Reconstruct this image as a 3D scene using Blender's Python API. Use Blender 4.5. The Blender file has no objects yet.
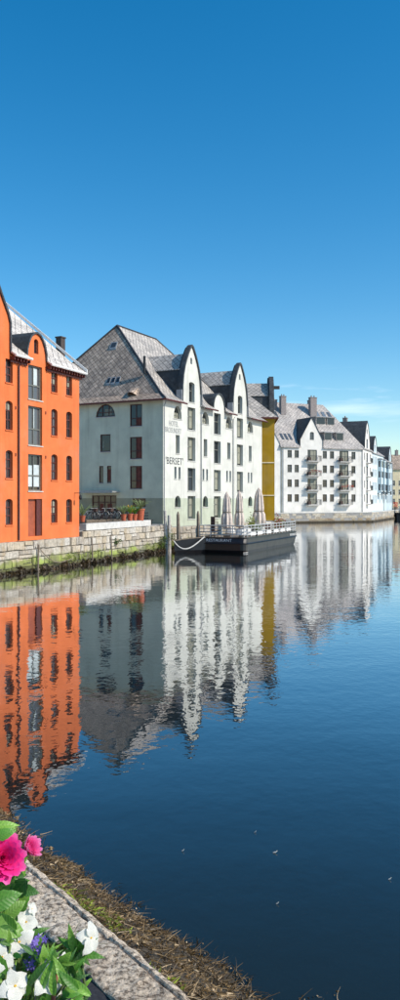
import bpy, bmesh, math, random
from mathutils import Vector, Matrix
from mathutils.geometry import delaunay_2d_cdt
random.seed(7)
R = math.radians
scene = bpy.context.scene
C = scene.collection

# ------------------------------------------------------------------ camera
EYE = 4.7
cam = bpy.data.objects.new('camera', bpy.data.cameras.new('camera'))
C.objects.link(cam)
cam.location = (0, 0, EYE)
cam.rotation_euler = (R(90), 0, 0)
cam.data.sensor_fit = 'VERTICAL'
cam.data.sensor_height = 24
cam.data.lens = 19.2
cam.data.clip_start = .05
cam.data.clip_end = 20000
scene.camera = cam

# ------------------------------------------------------------------ world
SUN_AZ, SUN_EL = R(111.5), R(38)
world = bpy.data.worlds.new('World'); scene.world = world; world.use_nodes = True
nt = world.node_tree; N = nt.nodes; L = nt.links
for n in list(N): N.remove(n)
out = N.new('ShaderNodeOutputWorld'); bg = N.new('ShaderNodeBackground')
sky = N.new('ShaderNodeTexSky'); sky.sky_type = 'NISHITA'; sky.sun_disc = False
sky.sun_elevation = SUN_EL; sky.sun_rotation = SUN_AZ
sky.air_density = 1.0; sky.dust_density = .25; sky.ozone_density = 2.0
hs = N.new('ShaderNodeHueSaturation'); hs.inputs['Saturation'].default_value = 1.45
hs.inputs['Hue'].default_value = .493
L.new(sky.outputs[0], hs.inputs['Color'])
# thin wisps of cloud low over the horizon, all the way round
tc = N.new('ShaderNodeTexCoord'); sp = N.new('ShaderNodeSeparateXYZ'); L.new(tc.outputs['Generated'], sp.inputs[0])
mp = N.new('ShaderNodeMapping'); mp.inputs['Scale'].default_value = (3.2, 3.2, 26)
mp.inputs['Location'].default_value = (0.62, .2, 0)
L.new(tc.outputs['Generated'], mp.inputs[0])
nz = N.new('ShaderNodeTexNoise'); nz.inputs['Scale'].default_value = 1.6; nz.inputs['Detail'].default_value = 7
nz.inputs['Roughness'].default_value = .58
L.new(mp.outputs[0], nz.inputs[0])
cr = N.new('ShaderNodeValToRGB'); cr.color_ramp.elements[0].position = .53; cr.color_ramp.elements[1].position = .74
L.new(nz.outputs[0], cr.inputs[0])
band = N.new('ShaderNodeValToRGB'); e = band.color_ramp.elements
e[0].position = .05; e[0].color = (0, 0, 0, 1); e[1].position = .11; e[1].color = (1, 1, 1, 1)
k = e.new(.135); k.color = (1, 1, 1, 1); k = e.new(.17); k.color = (0, 0, 0, 1)
L.new(sp.outputs['Z'], band.inputs[0])
ml = N.new('ShaderNodeMath'); ml.operation = 'MULTIPLY'; L.new(cr.outputs[0], ml.inputs[0]); L.new(band.outputs[0], ml.inputs[1])
m2 = N.new('ShaderNodeMath'); m2.operation = 'MULTIPLY'; m2.inputs[1].default_value = .34; L.new(ml.outputs[0], m2.inputs[0])
mx = N.new('ShaderNodeMixRGB'); mx.inputs['Color2'].default_value = (7.6, 8.2, 9.0, 1)
L.new(m2.outputs[0], mx.inputs[0]); L.new(hs.outputs[0], mx.inputs['Color1'])
L.new(mx.outputs[0], bg.inputs[0]); bg.inputs[1].default_value = .147
L.new(bg.outputs[0], out.inputs[0])

# ------------------------------------------------------------------ sun and exposure
sd = bpy.data.lights.new('sun', 'SUN'); sd.energy = 4.0; sd.angle = R(.5); sd.color = (1, .915, .80)
sun = bpy.data.objects.new('sun', sd); C.objects.link(sun)
SV = Vector((math.sin(SUN_AZ) * math.cos(SUN_EL), math.cos(SUN_AZ) * math.cos(SUN_EL), math.sin(SUN_EL)))
sun.rotation_euler = SV.to_track_quat('Z', 'Y').to_euler()
vs = scene.view_settings
vs.view_transform = 'Standard'; vs.look = 'None'; vs.exposure = .2; vs.gamma = 1; vs.use_curve_mapping = False

# ------------------------------------------------------------------ materials
def new_mat(name):
    m = bpy.data.materials.new(name); m.use_nodes = True
    t = m.node_tree; b = t.nodes['Principled BSDF']
    return m, t.nodes, t.links, b
def rgba(c): return (c[0], c[1], c[2], 1)
def shade(c, k): return tuple(min(1, x * k) for x in c)
def noise(N, L, src, scale, detail=4, rough=.55, vec=None):
    n = N.new('ShaderNodeTexNoise'); n.inputs['Scale'].default_value = scale
    n.inputs['Detail'].default_value = detail; n.inputs['Roughness'].default_value = rough
    if vec:
        mp = N.new('ShaderNodeMapping'); mp.inputs['Scale'].default_value = vec
        L.new(src, mp.inputs[0]); src = mp.outputs[0]
    L.new(src, n.inputs[0]); return n.outputs[0]
def ramp(N, L, fac, stops):
    r = N.new('ShaderNodeValToRGB'); e = r.color_ramp.elements
    while len(e) < len(stops): e.new(.5)
    for i, (p, c) in enumerate(stops):
        e[i].position = p; e[i].color = rgba(c) if len(c) == 3 else c
    L.new(fac, r.inputs[0]); return r.outputs[0]
def mixc(N, L, fac, a, b, mode='MIX'):
    m = N.new('ShaderNodeMixRGB'); m.blend_type = mode
    for i, v in ((0, fac), (1, a), (2, b)):
        if isinstance(v, (int, float)): m.inputs[i].default_value = v
        elif isinstance(v, tuple): m.inputs[i].default_value = rgba(v)
        else: L.new(v, m.inputs[i])
    return m.outputs[0]
def bump(N, L, b, h, strength, dist):
    n = N.new('ShaderNodeBump'); n.inputs['Strength'].default_value = strength; n.inputs['Distance'].default_value = dist
    L.new(h, n.inputs['Height']); L.new(n.outputs[0], b.inputs['Normal']); return n
def coord(N, which='Object'):
    return N.new('ShaderNodeTexCoord').outputs[which]

def plain(name, c, rough=.6, metal=0, var=.12, scale=6, bmp=0):
    m, N, L, b = new_mat(name)
    v = coord(N); f = noise(N, L, v, scale)
    L.new(ramp(N, L, f, [(.3, shade(c, 1 - var)), (.7, shade(c, 1 + var))]), b.inputs['Base Color'])
    b.inputs['Roughness'].default_value = rough; b.inputs['Metallic'].default_value = metal
    if bmp: bump(N, L, b, f, .5, bmp)
    return m
def paint(name, c, low=None, zsplit=0, stain=(.35, .3, .25)):
    """old render: mottled, faint vertical rain streaks, a darker plinth paint below zsplit (world z)"""
    m, N, L, b = new_mat(name)
    g = N.new('ShaderNodeNewGeometry'); v = g.outputs['Position']
    col = ramp(N, L, noise(N, L, v, .8, 5), [(.3, shade(c, .87)), (.7, shade(c, 1.08))])
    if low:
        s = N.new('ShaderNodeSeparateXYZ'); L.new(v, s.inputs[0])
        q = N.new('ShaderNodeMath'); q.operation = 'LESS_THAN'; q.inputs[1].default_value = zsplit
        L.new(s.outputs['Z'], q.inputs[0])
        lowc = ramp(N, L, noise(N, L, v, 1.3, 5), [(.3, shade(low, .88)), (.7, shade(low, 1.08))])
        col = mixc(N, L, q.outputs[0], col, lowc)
    st = noise(N, L, v, 1.0, 5, .6, (2.2, 2.2, .12))
    f = ramp(N, L, st, [(.55, (0, 0, 0)), (.78, (.42, .42, .42))])
    col = mixc(N, L, f, col, mixc(N, L, .75, col, stain, 'MULTIPLY'))
    fd = ramp(N, L, noise(N, L, v, .33, 6, .65), [(.5, (0, 0, 0)), (.75, (.30, .30, .30))])
    col = mixc(N, L, fd, col, mixc(N, L, .22, col, (.85, .8, .74)))
    L.new(col, b.inputs['Base Color']); b.inputs['Roughness'].default_value = .85
    b.inputs['Specular IOR Level'].default_value = .25
    bump(N, L, b, noise(N, L, v, 9, 6), .35, .03)
    return m
def slate(name, c1, c2, size=.42, rot=45, joint=(.04, .04, .045)):
    m, N, L, b = new_mat(name)
    uv = coord(N, 'UV'); mp = N.new('ShaderNodeMapping'); mp.inputs['Rotation'].default_value = (0, 0, R(rot))
    L.new(uv, mp.inputs[0])
    br = N.new('ShaderNodeTexBrick'); br.offset = 0 if rot else .5
    br.inputs['Scale'].default_value = 1; br.inputs['Brick Width'].default_value = size
    br.inputs['Row Height'].default_value = size if rot else size * .7
    br.inputs['Mortar Size'].default_value = .02; br.inputs['Mortar Smooth'].default_value = .2
    br.inputs['Color1'].default_value = rgba(c1); br.inputs['Color2'].default_value = rgba(c2)
    br.inputs['Mortar'].default_value = rgba(joint)
    L.new(mp.outputs[0], br.inputs[0])
    v = coord(N)
    big = ramp(N, L, noise(N, L, v, .5, 6, .65), [(.35, (.72, .72, .72)), (.65, (1.15, 1.13, 1.1))])
    fine = ramp(N, L, noise(N, L, v, 3.1, 5, .7), [(.3, (.55, .55, .55)), (.7, (1.25, 1.25, 1.25))])
    col = mixc(N, L, 1.0, mixc(N, L, 1.0, br.outputs[0], big, 'MULTIPLY'), fine, 'MULTIPLY')
    lich = ramp(N, L, noise(N, L, v, 1.7, 6, .7), [(.64, (0, 0, 0)), (.78, (.3, .3, .3))])
    col = mixc(N, L, lich, col, (.33, .31, .24))
    L.new(col, b.inputs['Base Color']); b.inputs['Roughness'].default_value = .62
    inv = N.new('ShaderNodeMath'); inv.operation = 'SUBTRACT'; inv.inputs[0].default_value = 1
    L.new(br.outputs['Fac'], inv.inputs[1]); bump(N, L, b, inv.outputs[0], .8, .05)
    return m
def stone_mat(name, stops, algae=True, rand=True, green=((.12, .13, .05), (.22, .25, .05), (.31, .40, .06))):
    m, N, L, b = new_mat(name)
    g = N.new('ShaderNodeNewGeometry'); v = g.outputs['Position']
    if rand:
        oi = N.new('ShaderNodeObjectInfo'); base = ramp(N, L, oi.outputs['Random'], stops)
    else:
        vo = N.new('ShaderNodeTexVoronoi'); vo.inputs['Scale'].default_value = 1.1; L.new(v, vo.inputs[0])
        s0 = N.new('ShaderNodeSeparateColor'); L.new(vo.outputs['Color'], s0.inputs[0]); base = ramp(N, L, s0.outputs[0], stops)
    col = mixc(N, L, 1.0, base, ramp(N, L, noise(N, L, v, 5, 8, .7), [(.3, (.55, .53, .5)), (.7, (1.3, 1.28, 1.25))]), 'MULTIPLY')
    rust = ramp(N, L, noise(N, L, v, 1.1, 5, .6), [(.55, (0, 0, 0)), (.72, (.55, .55, .55))])
    col = mixc(N, L, rust, col, (.42, .30, .16))
    if algae:
        s = N.new('ShaderNodeSeparateXYZ'); L.new(v, s.inputs[0])
        n1 = noise(N, L, v, .9, 5, .6); a = N.new('ShaderNodeMath'); a.operation = 'MULTIPLY_ADD'
        a.inputs[1].default_value = 1.5; a.inputs[2].default_value = -.75; L.new(n1, a.inputs[0])
        z = N.new('ShaderNodeMath'); z.operation = 'ADD'; L.new(s.outputs['Z'], z.inputs[0]); L.new(a.outputs[0], z.inputs[1])
        gz = N.new('ShaderNodeMapRange'); gz.inputs[1].default_value = 0; gz.inputs[2].default_value = 2.0
        L.new(z.outputs[0], gz.inputs[0])
        gm = ramp(N, L, gz.outputs[0], [(.0, (.9, .9, .9)), (.36, (.85, .85, .85)), (.47, (.12, .12, .12)), (.6, (0, 0, 0))])
        gcol = ramp(N, L, noise(N, L, v, .7, 3), [(.35, green[0]), (.5, green[1]), (.62, green[2])])
        col = mixc(N, L, gm, col, gcol)
        dk = N.new('ShaderNodeMapRange'); dk.inputs[1].default_value = .15; dk.inputs[2].default_value = .55
        L.new(s.outputs['Z'], dk.inputs[0])
        col = mixc(N, L, dk.outputs[0], (.045, .035, .02), col)
    L.new(col, b.inputs['Base Color']); b.inputs['Roughness'].default_value = .85
    bump(N, L, b, noise(N, L, v, 7, 8, .7), .7, .06)
    return m
def glass(name, c=(.025, .03, .034), rough=.04):
    m, N, L, b = new_mat(name)
    oi = N.new('ShaderNodeObjectInfo')
    L.new(ramp(N, L, oi.outputs['Random'], [(0, shade(c, .6)), (.6, c), (1, shade(c, 3.0))]), b.inputs['Base Color'])
    b.inputs['Roughness'].default_value = rough; b.inputs['Specular IOR Level'].default_value = .6
    bump(N, L, b, noise(N, L, coord(N), .9, 2), .25, .03)
    return m
def leafy(name, c, var=.35, trans=.35, rough=.45, scale=14, veins=0):
    m, N, L, b = new_mat(name)
    oi = N.new('ShaderNodeObjectInfo')
    r1 = ramp(N, L, oi.outputs['Random'], [(0, shade(c, 1 - var)), (1, shade(c, 1 + var))])
    col = mixc(N, L, 1.0, r1, ramp(N, L, noise(N, L, coord(N), scale, 5), [(.3, (.75, .75, .75)), (.7, (1.2, 1.2, 1.2))]), 'MULTIPLY')
    if veins:                                              # pale midrib and slanting side veins across the blade
        sx = N.new('ShaderNodeSeparateXYZ'); L.new(coord(N), sx.inputs[0])
        def mt(op, a, c_):
            q = N.new('ShaderNodeMath'); q.operation = op
            for i, w in ((0, a), (1, c_)):
                if isinstance(w, (int, float)): q.inputs[i].default_value = w
                elif w is not None: L.new(w, q.inputs[i])
            return q.outputs[0]
        ax = mt('ABSOLUTE', sx.outputs[0], None)
        side = mt('SINE', mt('MULTIPLY', mt('SUBTRACT', sx.outputs[1], mt('MULTIPLY', ax, .9)), 52), None)
        vn = mt('MAXIMUM', mt('GREATER_THAN', side, .86), mt('LESS_THAN', ax, .014))
        col = mixc(N, L, mt('MULTIPLY', vn, veins), col, mixc(N, L, .5, col, (.45, .55, .2)))
        bump(N, L, b, side, .12, .004)
    L.new(col, b.inputs['Base Color']); b.inputs['Roughness'].default_value = rough
    t = N.new('ShaderNodeBsdfTranslucent'); L.new(col, t.inputs[0])
    ms = N.new('ShaderNodeMixShader'); ms.inputs[0].default_value = trans
    L.new(b.outputs[0], ms.inputs[1]); L.new(t.outputs[0], ms.inputs[2])
    L.new(ms.outputs[0], N['Material Output'].inputs[0])
    return m
def attr_mat(name, stops, rough=.6, trans=0):
    """colour of each little frond from its own random number stored on the mesh"""
    m, N, L, b = new_mat(name)
    a = N.new('ShaderNodeAttribute'); a.attribute_name = 'tint'
    col = ramp(N, L, a.outputs['Fac'], stops)
    L.new(col, b.inputs['Base Color']); b.inputs['Roughness'].default_value = rough
    if trans:
        t = N.new('ShaderNodeBsdfTranslucent'); L.new(col, t.inputs[0]); ms = N.new('ShaderNodeMixShader'); ms.inputs[0].default_value = trans
        L.new(b.outputs[0], ms.inputs[1]); L.new(t.outputs[0], ms.inputs[2]); L.new(ms.outputs[0], N['Material Output'].inputs[0])
    return m
def water_mat():
    m, N, L, b = new_mat('water')
    N.remove(b); o = N['Material Output']
    g = N.new('ShaderNodeNewGeometry'); v = g.outputs['Position']
    n1 = noise(N, L, v, .55, 2, .5, (1, 1, 1)); n2 = noise(N, L, v, 3.0, 2, .5, (1.15, .9, 1)); n3 = noise(N, L, v, 7.0, 2, .5)
    patch = ramp(N, L, noise(N, L, v, .035, 3, .5, (1, 1, 1)), [(.36, (.30, .30, .30)), (.64, (1.25, 1.25, 1.25))])
    def mul(a, k):
        q = N.new('ShaderNodeMath'); q.operation = 'MULTIPLY'; L.new(a, q.inputs[0])
        if isinstance(k, float): q.inputs[1].default_value = k
        else: L.new(k, q.inputs[1])
        return q.outputs[0]
    def add(a, c):
        q = N.new('ShaderNodeMath'); L.new(a, q.inputs[0]); L.new(c, q.inputs[1]); return q.outputs[0]
    n0 = noise(N, L, v, .30, 2, .5, (.55, 1.25, 1))
    h = add(add(mul(n0, .75), mul(n1, .36)), mul(add(mul(n2, .33), mul(n3, .06)), patch))
    bn = N.new('ShaderNodeBump'); bn.inputs['Strength'].default_value = 1; bn.inputs['Distance'].default_value = WAVE
    L.new(h, bn.inputs['Height'])
    gl = N.new('ShaderNodeBsdfGlossy'); gl.inputs['Roughness'].default_value = .015; L.new(bn.outputs[0], gl.inputs['Normal'])
    gl.inputs['Color'].default_value = (.97, .98, 1, 1)
    df = N.new('ShaderNodeBsdfDiffuse'); df.inputs['Color'].default_value = (.022, .034, .032, 1)
    tr = N.new('ShaderNodeBsdfTransparent'); tr.inputs['Color'].default_value = (.30, .42, .42, 1)
    ms = N.new('ShaderNodeMixShader'); ms.inputs[0].default_value = .5
    L.new(df.outputs[0], ms.inputs[1]); L.new(tr.outputs[0], ms.inputs[2])
    fr = N.new('ShaderNodeFresnel'); fr.inputs['IOR'].default_value = 1.333; L.new(bn.outputs[0], fr.inputs['Normal'])
    mf = N.new('ShaderNodeMixShader'); rf = ramp(N, L, fr.outputs[0], [(0, (.0, .0, .0)), (.02, (.022, .022, .022)), (.065, (.085, .085, .085)), (.125, (.23, .23, .23)), (.235, (.50, .50, .50)), (.42, (.78, .78, .78)), (1, (1, 1, 1))]); L.new(rf, mf.inputs[0]); L.new(ms.outputs[0], mf.inputs[1]); L.new(gl.outputs[0], mf.inputs[2])
    L.new(mf.outputs[0], o.inputs[0])
    return m
WAVE = .0175
STONE = [(0, (.48, .43, .35)), (.25, (.37, .33, .28)), (.45, (.56, .52, .45)), (.65, (.47, .39, .28)), (.85, (.58, .55, .50)), (1, (.43, .38, .31))]
M = dict(
    water=water_mat(),
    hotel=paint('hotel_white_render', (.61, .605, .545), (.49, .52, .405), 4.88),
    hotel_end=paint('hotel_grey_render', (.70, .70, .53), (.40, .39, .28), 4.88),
    orange=paint('orange_render', (.71, .175, .055), stain=(.5, .36, .3)),
    yellow=paint('ochre_render', (.42, .25, .014)),
    white=paint('white_render', (.76, .73, .67)),
    cream=paint('cream_render', (.86, .74, .52)),
    cream2=paint('far_cream_render', (.78, .66, .42)),
    blue=paint('pale_blue_render', (.62, .71, .73)),
    blue2=paint('grey_blue_render', (.50, .59, .62)),
    slate=slate('grey_slate', (.60, .465, .36), (.36, .28, .215), .40, joint=(.07, .055, .05)),
    slate_l=slate('pale_slate', (.60, .55, .49), (.47, .43, .385), .45),
    slate_d=slate('dark_slate', (.072, .082, .088), (.042, .048, .053), .45),
    slate_o=slate('lichened_slate', (.86, .79, .71), (.62, .57, .51), .5),
    slate_far=slate('far_slate', (.56, .515, .475), (.46, .42, .39), .6),
    lead=plain('lead_flashing', (.30, .31, .32), .5, 0, .15, 3),
    white_wood=plain('white_painted_wood', (.72, .72, .70), .5, 0, .1, 5),
    redwood=plain('dark_red_wood', (.10, .022, .016), .6, 0, .25, 5),
    door=plain('red_brown_door', (.33, .075, .03), .55, 0, .2, 3),
    olive=plain('olive_grey_wood', (.15, .15, .125), .5, 0, .2, 5),
    brownwin=plain('brown_window_wood', (.09, .028, .022), .5, 0, .3, 4),
    whitewin=plain('far_window_wood', (.62, .62, .60), .5, 0, .1, 4),
    darkwin=plain('far_dark_window_wood', (.10, .10, .095), .5, 0, .2, 4),
    glass=glass('window_glass'), glass_o=glass('old_window_glass', (.05, .05, .052)),
    glass_f=glass('far_window_glass', (.04, .045, .05), .1),
    glass_sky=glass('tilted_window_glass', (.10, .12, .14), .06),
    curtain=plain('curtain', (.50, .56, .56), .8, 0, .15, 3),
    curtain_w=plain('drawn_blind', (.27, .27, .21), .8, 0, .15, 3),
    drawn_grey=plain('grey_curtain', (.17, .16, .15), .8, 0, .2, 3), curtain_r=plain('red_brown_curtain', (.17, .045, .03), .8, 0, .3, 3),
    dark=plain('dark_interior', (.018, .016, .016), .8),
    pipe=plain('dark_red_pipe', (.07, .025, .025), .5), pipe_g=plain('grey_pipe', (.30, .31, .31), .5),
    brick=plain('chimney_brick', (.075, .06, .055), .85, 0, .35, 7, .03),
    chim=plain('grey_chimney', (.24, .21, .20), .85, 0, .3, 5, .03),
    stone=stone_mat('quay_stone', STONE), core=plain('wall_joint', (.27, .24, .20), .9, 0, .3, 5),
    stone_far=stone_mat('far_quay_stone', [(0, (.40, .35, .28)), (.5, (.52, .46, .36)), (1, (.60, .55, .46))], rand=False, green=((.20, .13, .07), (.30, .22, .13), (.36, .29, .18))),
    ledge=plain('pale_concrete_ledge', (.56, .54, .50), .85, 0, .15, 3, .02),
    ground=plain('quay_paving', (.30, .29, .27), .9, 0, .2, 1.5, .02),
    paving_dark=plain('dark_paving', (.026, .027, .031), .9, 0, .45, 60, .008),
    terracotta=plain('terracotta', (.42, .10, .045), .75, 0, .2, 8),
    metal=plain('black_metal', (.02, .02, .022), .4, .3), whitemetal=plain('white_metal', (.46, .46, .44), .45),
    greymetal=plain('galvanised_metal', (.36, .37, .37), .45, .4),
    rubber=plain('black_rubber', (.015, .015, .016), .7),
    hull=plain('black_hull_paint', (.012, .011, .013), .35, 0, .3, 2), hull_lit=plain('sunlit_hull_grey', (.045, .040, .034), .5, 0, .35, 1.5),
    deck=plain('deck_boards', (.26, .20, .15), .8, 0, .2, 4),
    timber=plain('weathered_timber', (.20, .16, .12), .9, 0, .35, 6, .02), timber_p=plain('pale_timber', (.46, .43, .39), .9, 0, .3, 6, .02),
    canvas=plain('beige_canvas', (.60, .51, .44), .85, 0, .2, 3, .02), rope=plain('white_rope', (.62, .60, .55), .9, 0, .2, 20),
    cloth=plain('white_cloth', (.74, .72, .68), .8), rattan=plain('brown_rattan', (.09, .05, .04), .7, 0, .4, 20),
    leaf=leafy('leaf_green', (.09, .27, .03), veins=.22), leaf_b=leafy('leaf_bright', (.22, .44, .06), .25, veins=.22), leaf_d=leafy('leaf_dark', (.05, .16, .03), veins=.22),
    palm=leafy('palm_leaf', (.34, .42, .18)), stem=leafy('stem_green', (.15, .22, .05)), redstem=plain('red_brown_stem', (.22, .05, .03), .6),
    pink=attr_mat('magenta_petal', [(0, (.42, .002, .08)), (.45, (.80, .012, .22)), (.8, (.95, .05, .36)), (1, (.98, .22, .52))], .5, .3), rose=attr_mat('rose_petal', [(0, (.38, .004, .10)), (.5, (.78, .03, .26)), (.85, (.95, .20, .50)), (1, (.98, .40, .64))], .5, .3),
    whitep=leafy('white_petal', (.86, .85, .77), .05, .42, .55, 20), violet=leafy('violet_petal', (.30, .20, .70), .3, .3),
    yellowp=leafy('yellow_bloom', (.72, .42, .03), .3, .2), redp=leafy('red_bloom', (.58, .06, .02), .3, .2),
    soil=plain('dark_soil', (.035, .025, .018), .95, 0, .4, 30, .02), trough=plain('dark_planter_wood', (.06, .05, .045), .8, 0, .3, 8),
    letter=plain('dark_lettering', (.07, .075, .075), .7), letter_g=plain('grey_lettering', (.27, .28, .28), .7), letter_w=plain('white_lettering', (.75, .75, .73), .6),
    toe=plain('rubble_bank', (.055, .042, .026), .9, 0, .5, 5, .08),
    hill=plain('hazed_hill', (.11, .155, .19), .95, 0, .35, .01),  # forest green shifted to pale blue, distance haze put into the colour
    weed=attr_mat('seaweed_fronds', [(0, (.025, .017, .007)), (.35, (.09, .055, .02)), (.6, (.19, .12, .045)), (.85, (.37, .25, .12)), (1, (.52, .39, .23))], .5, .15),
    moss=attr_mat('green_algae_tufts', [(0, (.07, .075, .015)), (.6, (.19, .24, .02)), (1, (.36, .44, .05))], .6, .2),
    shrub=attr_mat('shrub_leaves', [(0, (.03, .06, .012)), (.6, (.10, .17, .03)), (1, (.22, .30, .06))], .5, .3),
)
def coping_mat():
    m, N, L, b = new_mat('weathered_coping_stone')
    v = coord(N); g = N.new('ShaderNodeNewGeometry'); w = g.outputs['Position']
    base = ramp(N, L, noise(N, L, w, 2.5, 8, .7), [(.3, (.38, .28, .19)), (.5, (.62, .50, .37)), (.72, (.80, .70, .56))])
    speck = ramp(N, L, noise(N, L, w, 44, 8, .8), [(.42, (.20, .17, .145)), (.50, (.92, .90, .87)), (.62, (1.45, 1.43, 1.4))])
    col = mixc(N, L, 1.0, base, speck, 'MULTIPLY')
    rust = ramp(N, L, noise(N, L, w, 5, 6, .65), [(.58, (0, 0, 0)), (.7, (.55, .55, .55))])
    col = mixc(N, L, rust, col, (.24, .15, .09))
    L.new(col, b.inputs['Base Color']); b.inputs['Roughness'].default_value = .9
    bump(N, L, b, noise(N, L, w, 30, 8, .72), .9, .02)
    return m
M['coping'] = coping_mat()

# ------------------------------------------------------------------ building kit
class Frame:
    """u runs along a facade (left to right seen from outside), v goes into the building, z is up"""
    def __init__(s, o, d):
        s.o = Vector((o[0], o[1])); s.d = Vector((d[0], d[1])).normalized(); s.g = Vector((-s.d.y, s.d.x))
        s.ang = math.atan2(s.d.y, s.d.x)
    def xy(s, u, v): return s.o + s.d * u + s.g * v
    def p(s, u, v, z):
        q = s.xy(u, v); return Vector((q.x, q.y, z))
WF = Frame((0, 0), (1, 0))

def tag(o, label=None, cat=None, group=None, kind=None):
    if label: o['label'] = label
    if cat: o['category'] = cat
    if group: o['group'] = group
    if kind: o['kind'] = kind
    return o
def thing(name, loc, label, cat, group=None):
    o = bpy.data.objects.new(name, None); C.objects.link(o); o.location = loc; o.empty_display_size = .3
    WP[o.name] = Vector(loc)
    return tag(o, label, cat, group)
WP = {}                                    # world position of every parent (none is rotated)
def auto_uv(me):
    uv = me.uv_layers.new(name='UVMap'); up = Vector((0, 0, 1))
    for p in me.polygons:
        n = p.normal; h = up.cross(n)
        h = h.normalized() if h.length > 1e-4 else Vector((1, 0, 0)); s = n.cross(h)
        for li in p.loop_indices:
            co = me.vertices[me.loops[li].vertex_index].co; uv.data[li].uv = (co.dot(h), co.dot(s))
class MB:
    def __init__(s): s.v = []; s.f = []
    def face(s, *pts):
        n = len(s.v); s.v += [Vector(p) for p in pts]; s.f.append(tuple(range(n, n + len(pts)))); return s
    def grid(s, rows, close=False):
        n = len(s.v); w = len(rows[0])
        for r in rows: s.v += [Vector(p) for p in r]
        for i in range(len(rows) - 1):
            for j in range(w if close else w - 1):
                a = n + i * w + j; b = n + i * w + (j + 1) % w
                s.f.append((a, b, b + w, a + w))
        return s
    def hexa(s, b, t):                      # 4 bottom + 4 top corners
        n = len(s.v); s.v += [Vector(p) for p in list(b) + list(t)]
        for q in ((3, 2, 1, 0), (4, 5, 6, 7), (0, 1, 5, 4), (1, 2, 6, 5), (2, 3, 7, 6), (3, 0, 4, 7)):
            s.f.append(tuple(n + i for i in q))
        return s
    def box(s, F, u0, u1, v0, v1, z0, z1):
        c = ((u0, v0), (u1, v0), (u1, v1), (u0, v1))
        return s.hexa([F.p(a, b, z0) for a, b in c], [F.p(a, b, z1) for a, b in c])
    def slab(s, pts, th):
        return s.hexa([Vector(p) - Vector((0, 0, th)) for p in pts], pts)
    def tube(s, pts, r, n=6, caps=True):
        pts = [Vector(p) for p in pts]; rs = r if isinstance(r, (list, tuple)) else [r] * len(pts); rows = []
        for i, p in enumerate(pts):
            t = (pts[min(i + 1, len(pts) - 1)] - pts[max(i - 1, 0)]).normalized()
            a = t.orthogonal().normalized() if abs(t.z) > .95 else t.cross(Vector((0, 0, 1))).normalized()
            b = t.cross(a)
            rows.append([p + (a * math.cos(q) + b * math.sin(q)) * rs[i] for q in [2 * math.pi * k / n for k in range(n)]])
        s.grid(rows, True)
        if caps: s.face(*rows[0][::-1]); s.face(*rows[-1])
        return s
    def lathe(s, c, prof, n=14, pleat=0, k=8):
        rows = []
        for r, z in prof:
            rows.append([Vector((c[0] + r * (1 + pleat * math.cos(k * q)) * math.cos(q), c[1] + r * (1 + pleat * math.cos(k * q)) * math.sin(q), c[2] + z)) for q in [2 * math.pi * i / n for i in range(n)]])
        s.grid(rows, True); s.face(*rows[-1]); return s
    def build(s, name, mat, parent=None, uv=False, smooth=False, origin=None):
        me = bpy.data.meshes.new(name)
        par = WP[parent.name] if parent else Vector((0, 0, 0))
        org = Vector(origin) if origin is not None else par
        me.from_pydata([tuple(p - org) for p in s.v], [], s.f); me.materials.append(M[mat])
        me.update()
        bm = bmesh.new(); bm.from_mesh(me); bmesh.ops.remove_doubles(bm, verts=bm.verts, dist=1e-4)
        bmesh.ops.recalc_face_normals(bm, faces=bm.faces); bm.to_mesh(me); bm.free()
        if uv: auto_uv(me)
        if smooth: me.polygons.foreach_set('use_smooth', [True] * len(me.polygons))
        o = bpy.data.objects.new(name, me); C.objects.link(o)
        if parent: o.parent = parent
        o.location = org - par; WP[o.name] = org
        return o
def box(name, mat, F, u0, u1, v0, v1, z0, z1, parent=None): return MB().box(F, u0, u1, v0, v1, z0, z1).build(name, mat, parent)

def op_outline(u0, u1, z0, z1, rise, n=8, inset=0):
    u0 += inset; u1 -= inset; z0 += inset; z1 -= inset
    rise = max(0, rise - inset * .5)
    if rise <= 0.001: return [(u0, z0), (u1, z0), (u1, z1), (u0, z1)]
    c = (u0 + u1) / 2; w = (u1 - u0) / 2
    return [(u0, z0), (u1, z0)] + [(c + w * math.cos(a), z1 - rise + rise * math.sin(a)) for a in [math.pi * i / n for i in range(n + 1)]]
def inside(p, poly):
    x, y = p; r = False; j = len(poly) - 1
    for i in range(len(poly)):
        xi, yi = poly[i]; xj, yj = poly[j]
        if (yi > y) != (yj > y) and x < (xj - xi) * (y - yi) / (yj - yi) + xi: r = not r
        j = i
    return r
def facade(parent, F, outline, ops, mat, depth=.3, name='wall'):
    loops = [outline] + [op_outline(*o['r'], o.get('rise', 0)) for o in ops]
    V = []; E = []
    for lp in loops:
        n = len(V); V += [Vector(p) for p in lp]; E += [(n + i, n + (i + 1) % len(lp)) for i in range(len(lp))]
    vv, ee, ff = delaunay_2d_cdt(V, E, [], 0, 1e-5)[:3]
    mb = MB()
    for f in ff:
        c = (sum(vv[i].x for i in f) / len(f), sum(vv[i].y for i in f) / len(f))
        if inside(c, outline) and not any(inside(c, l) for l in loops[1:]):
            mb.face(*[F.p(vv[i].x, 0, vv[i].y) for i in f])
    for lp in loops[1:]:
        for i in range(len(lp)):
            a, b = lp[i], lp[(i + 1) % len(lp)]
            mb.face(F.p(a[0], 0, a[1]), F.p(b[0], 0, b[1]), F.p(b[0], depth, b[1]), F.p(a[0], depth, a[1]))
    w = mb.build(name, mat, parent)
    for o in ops: window(parent, F, o, depth)
    return w
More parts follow.
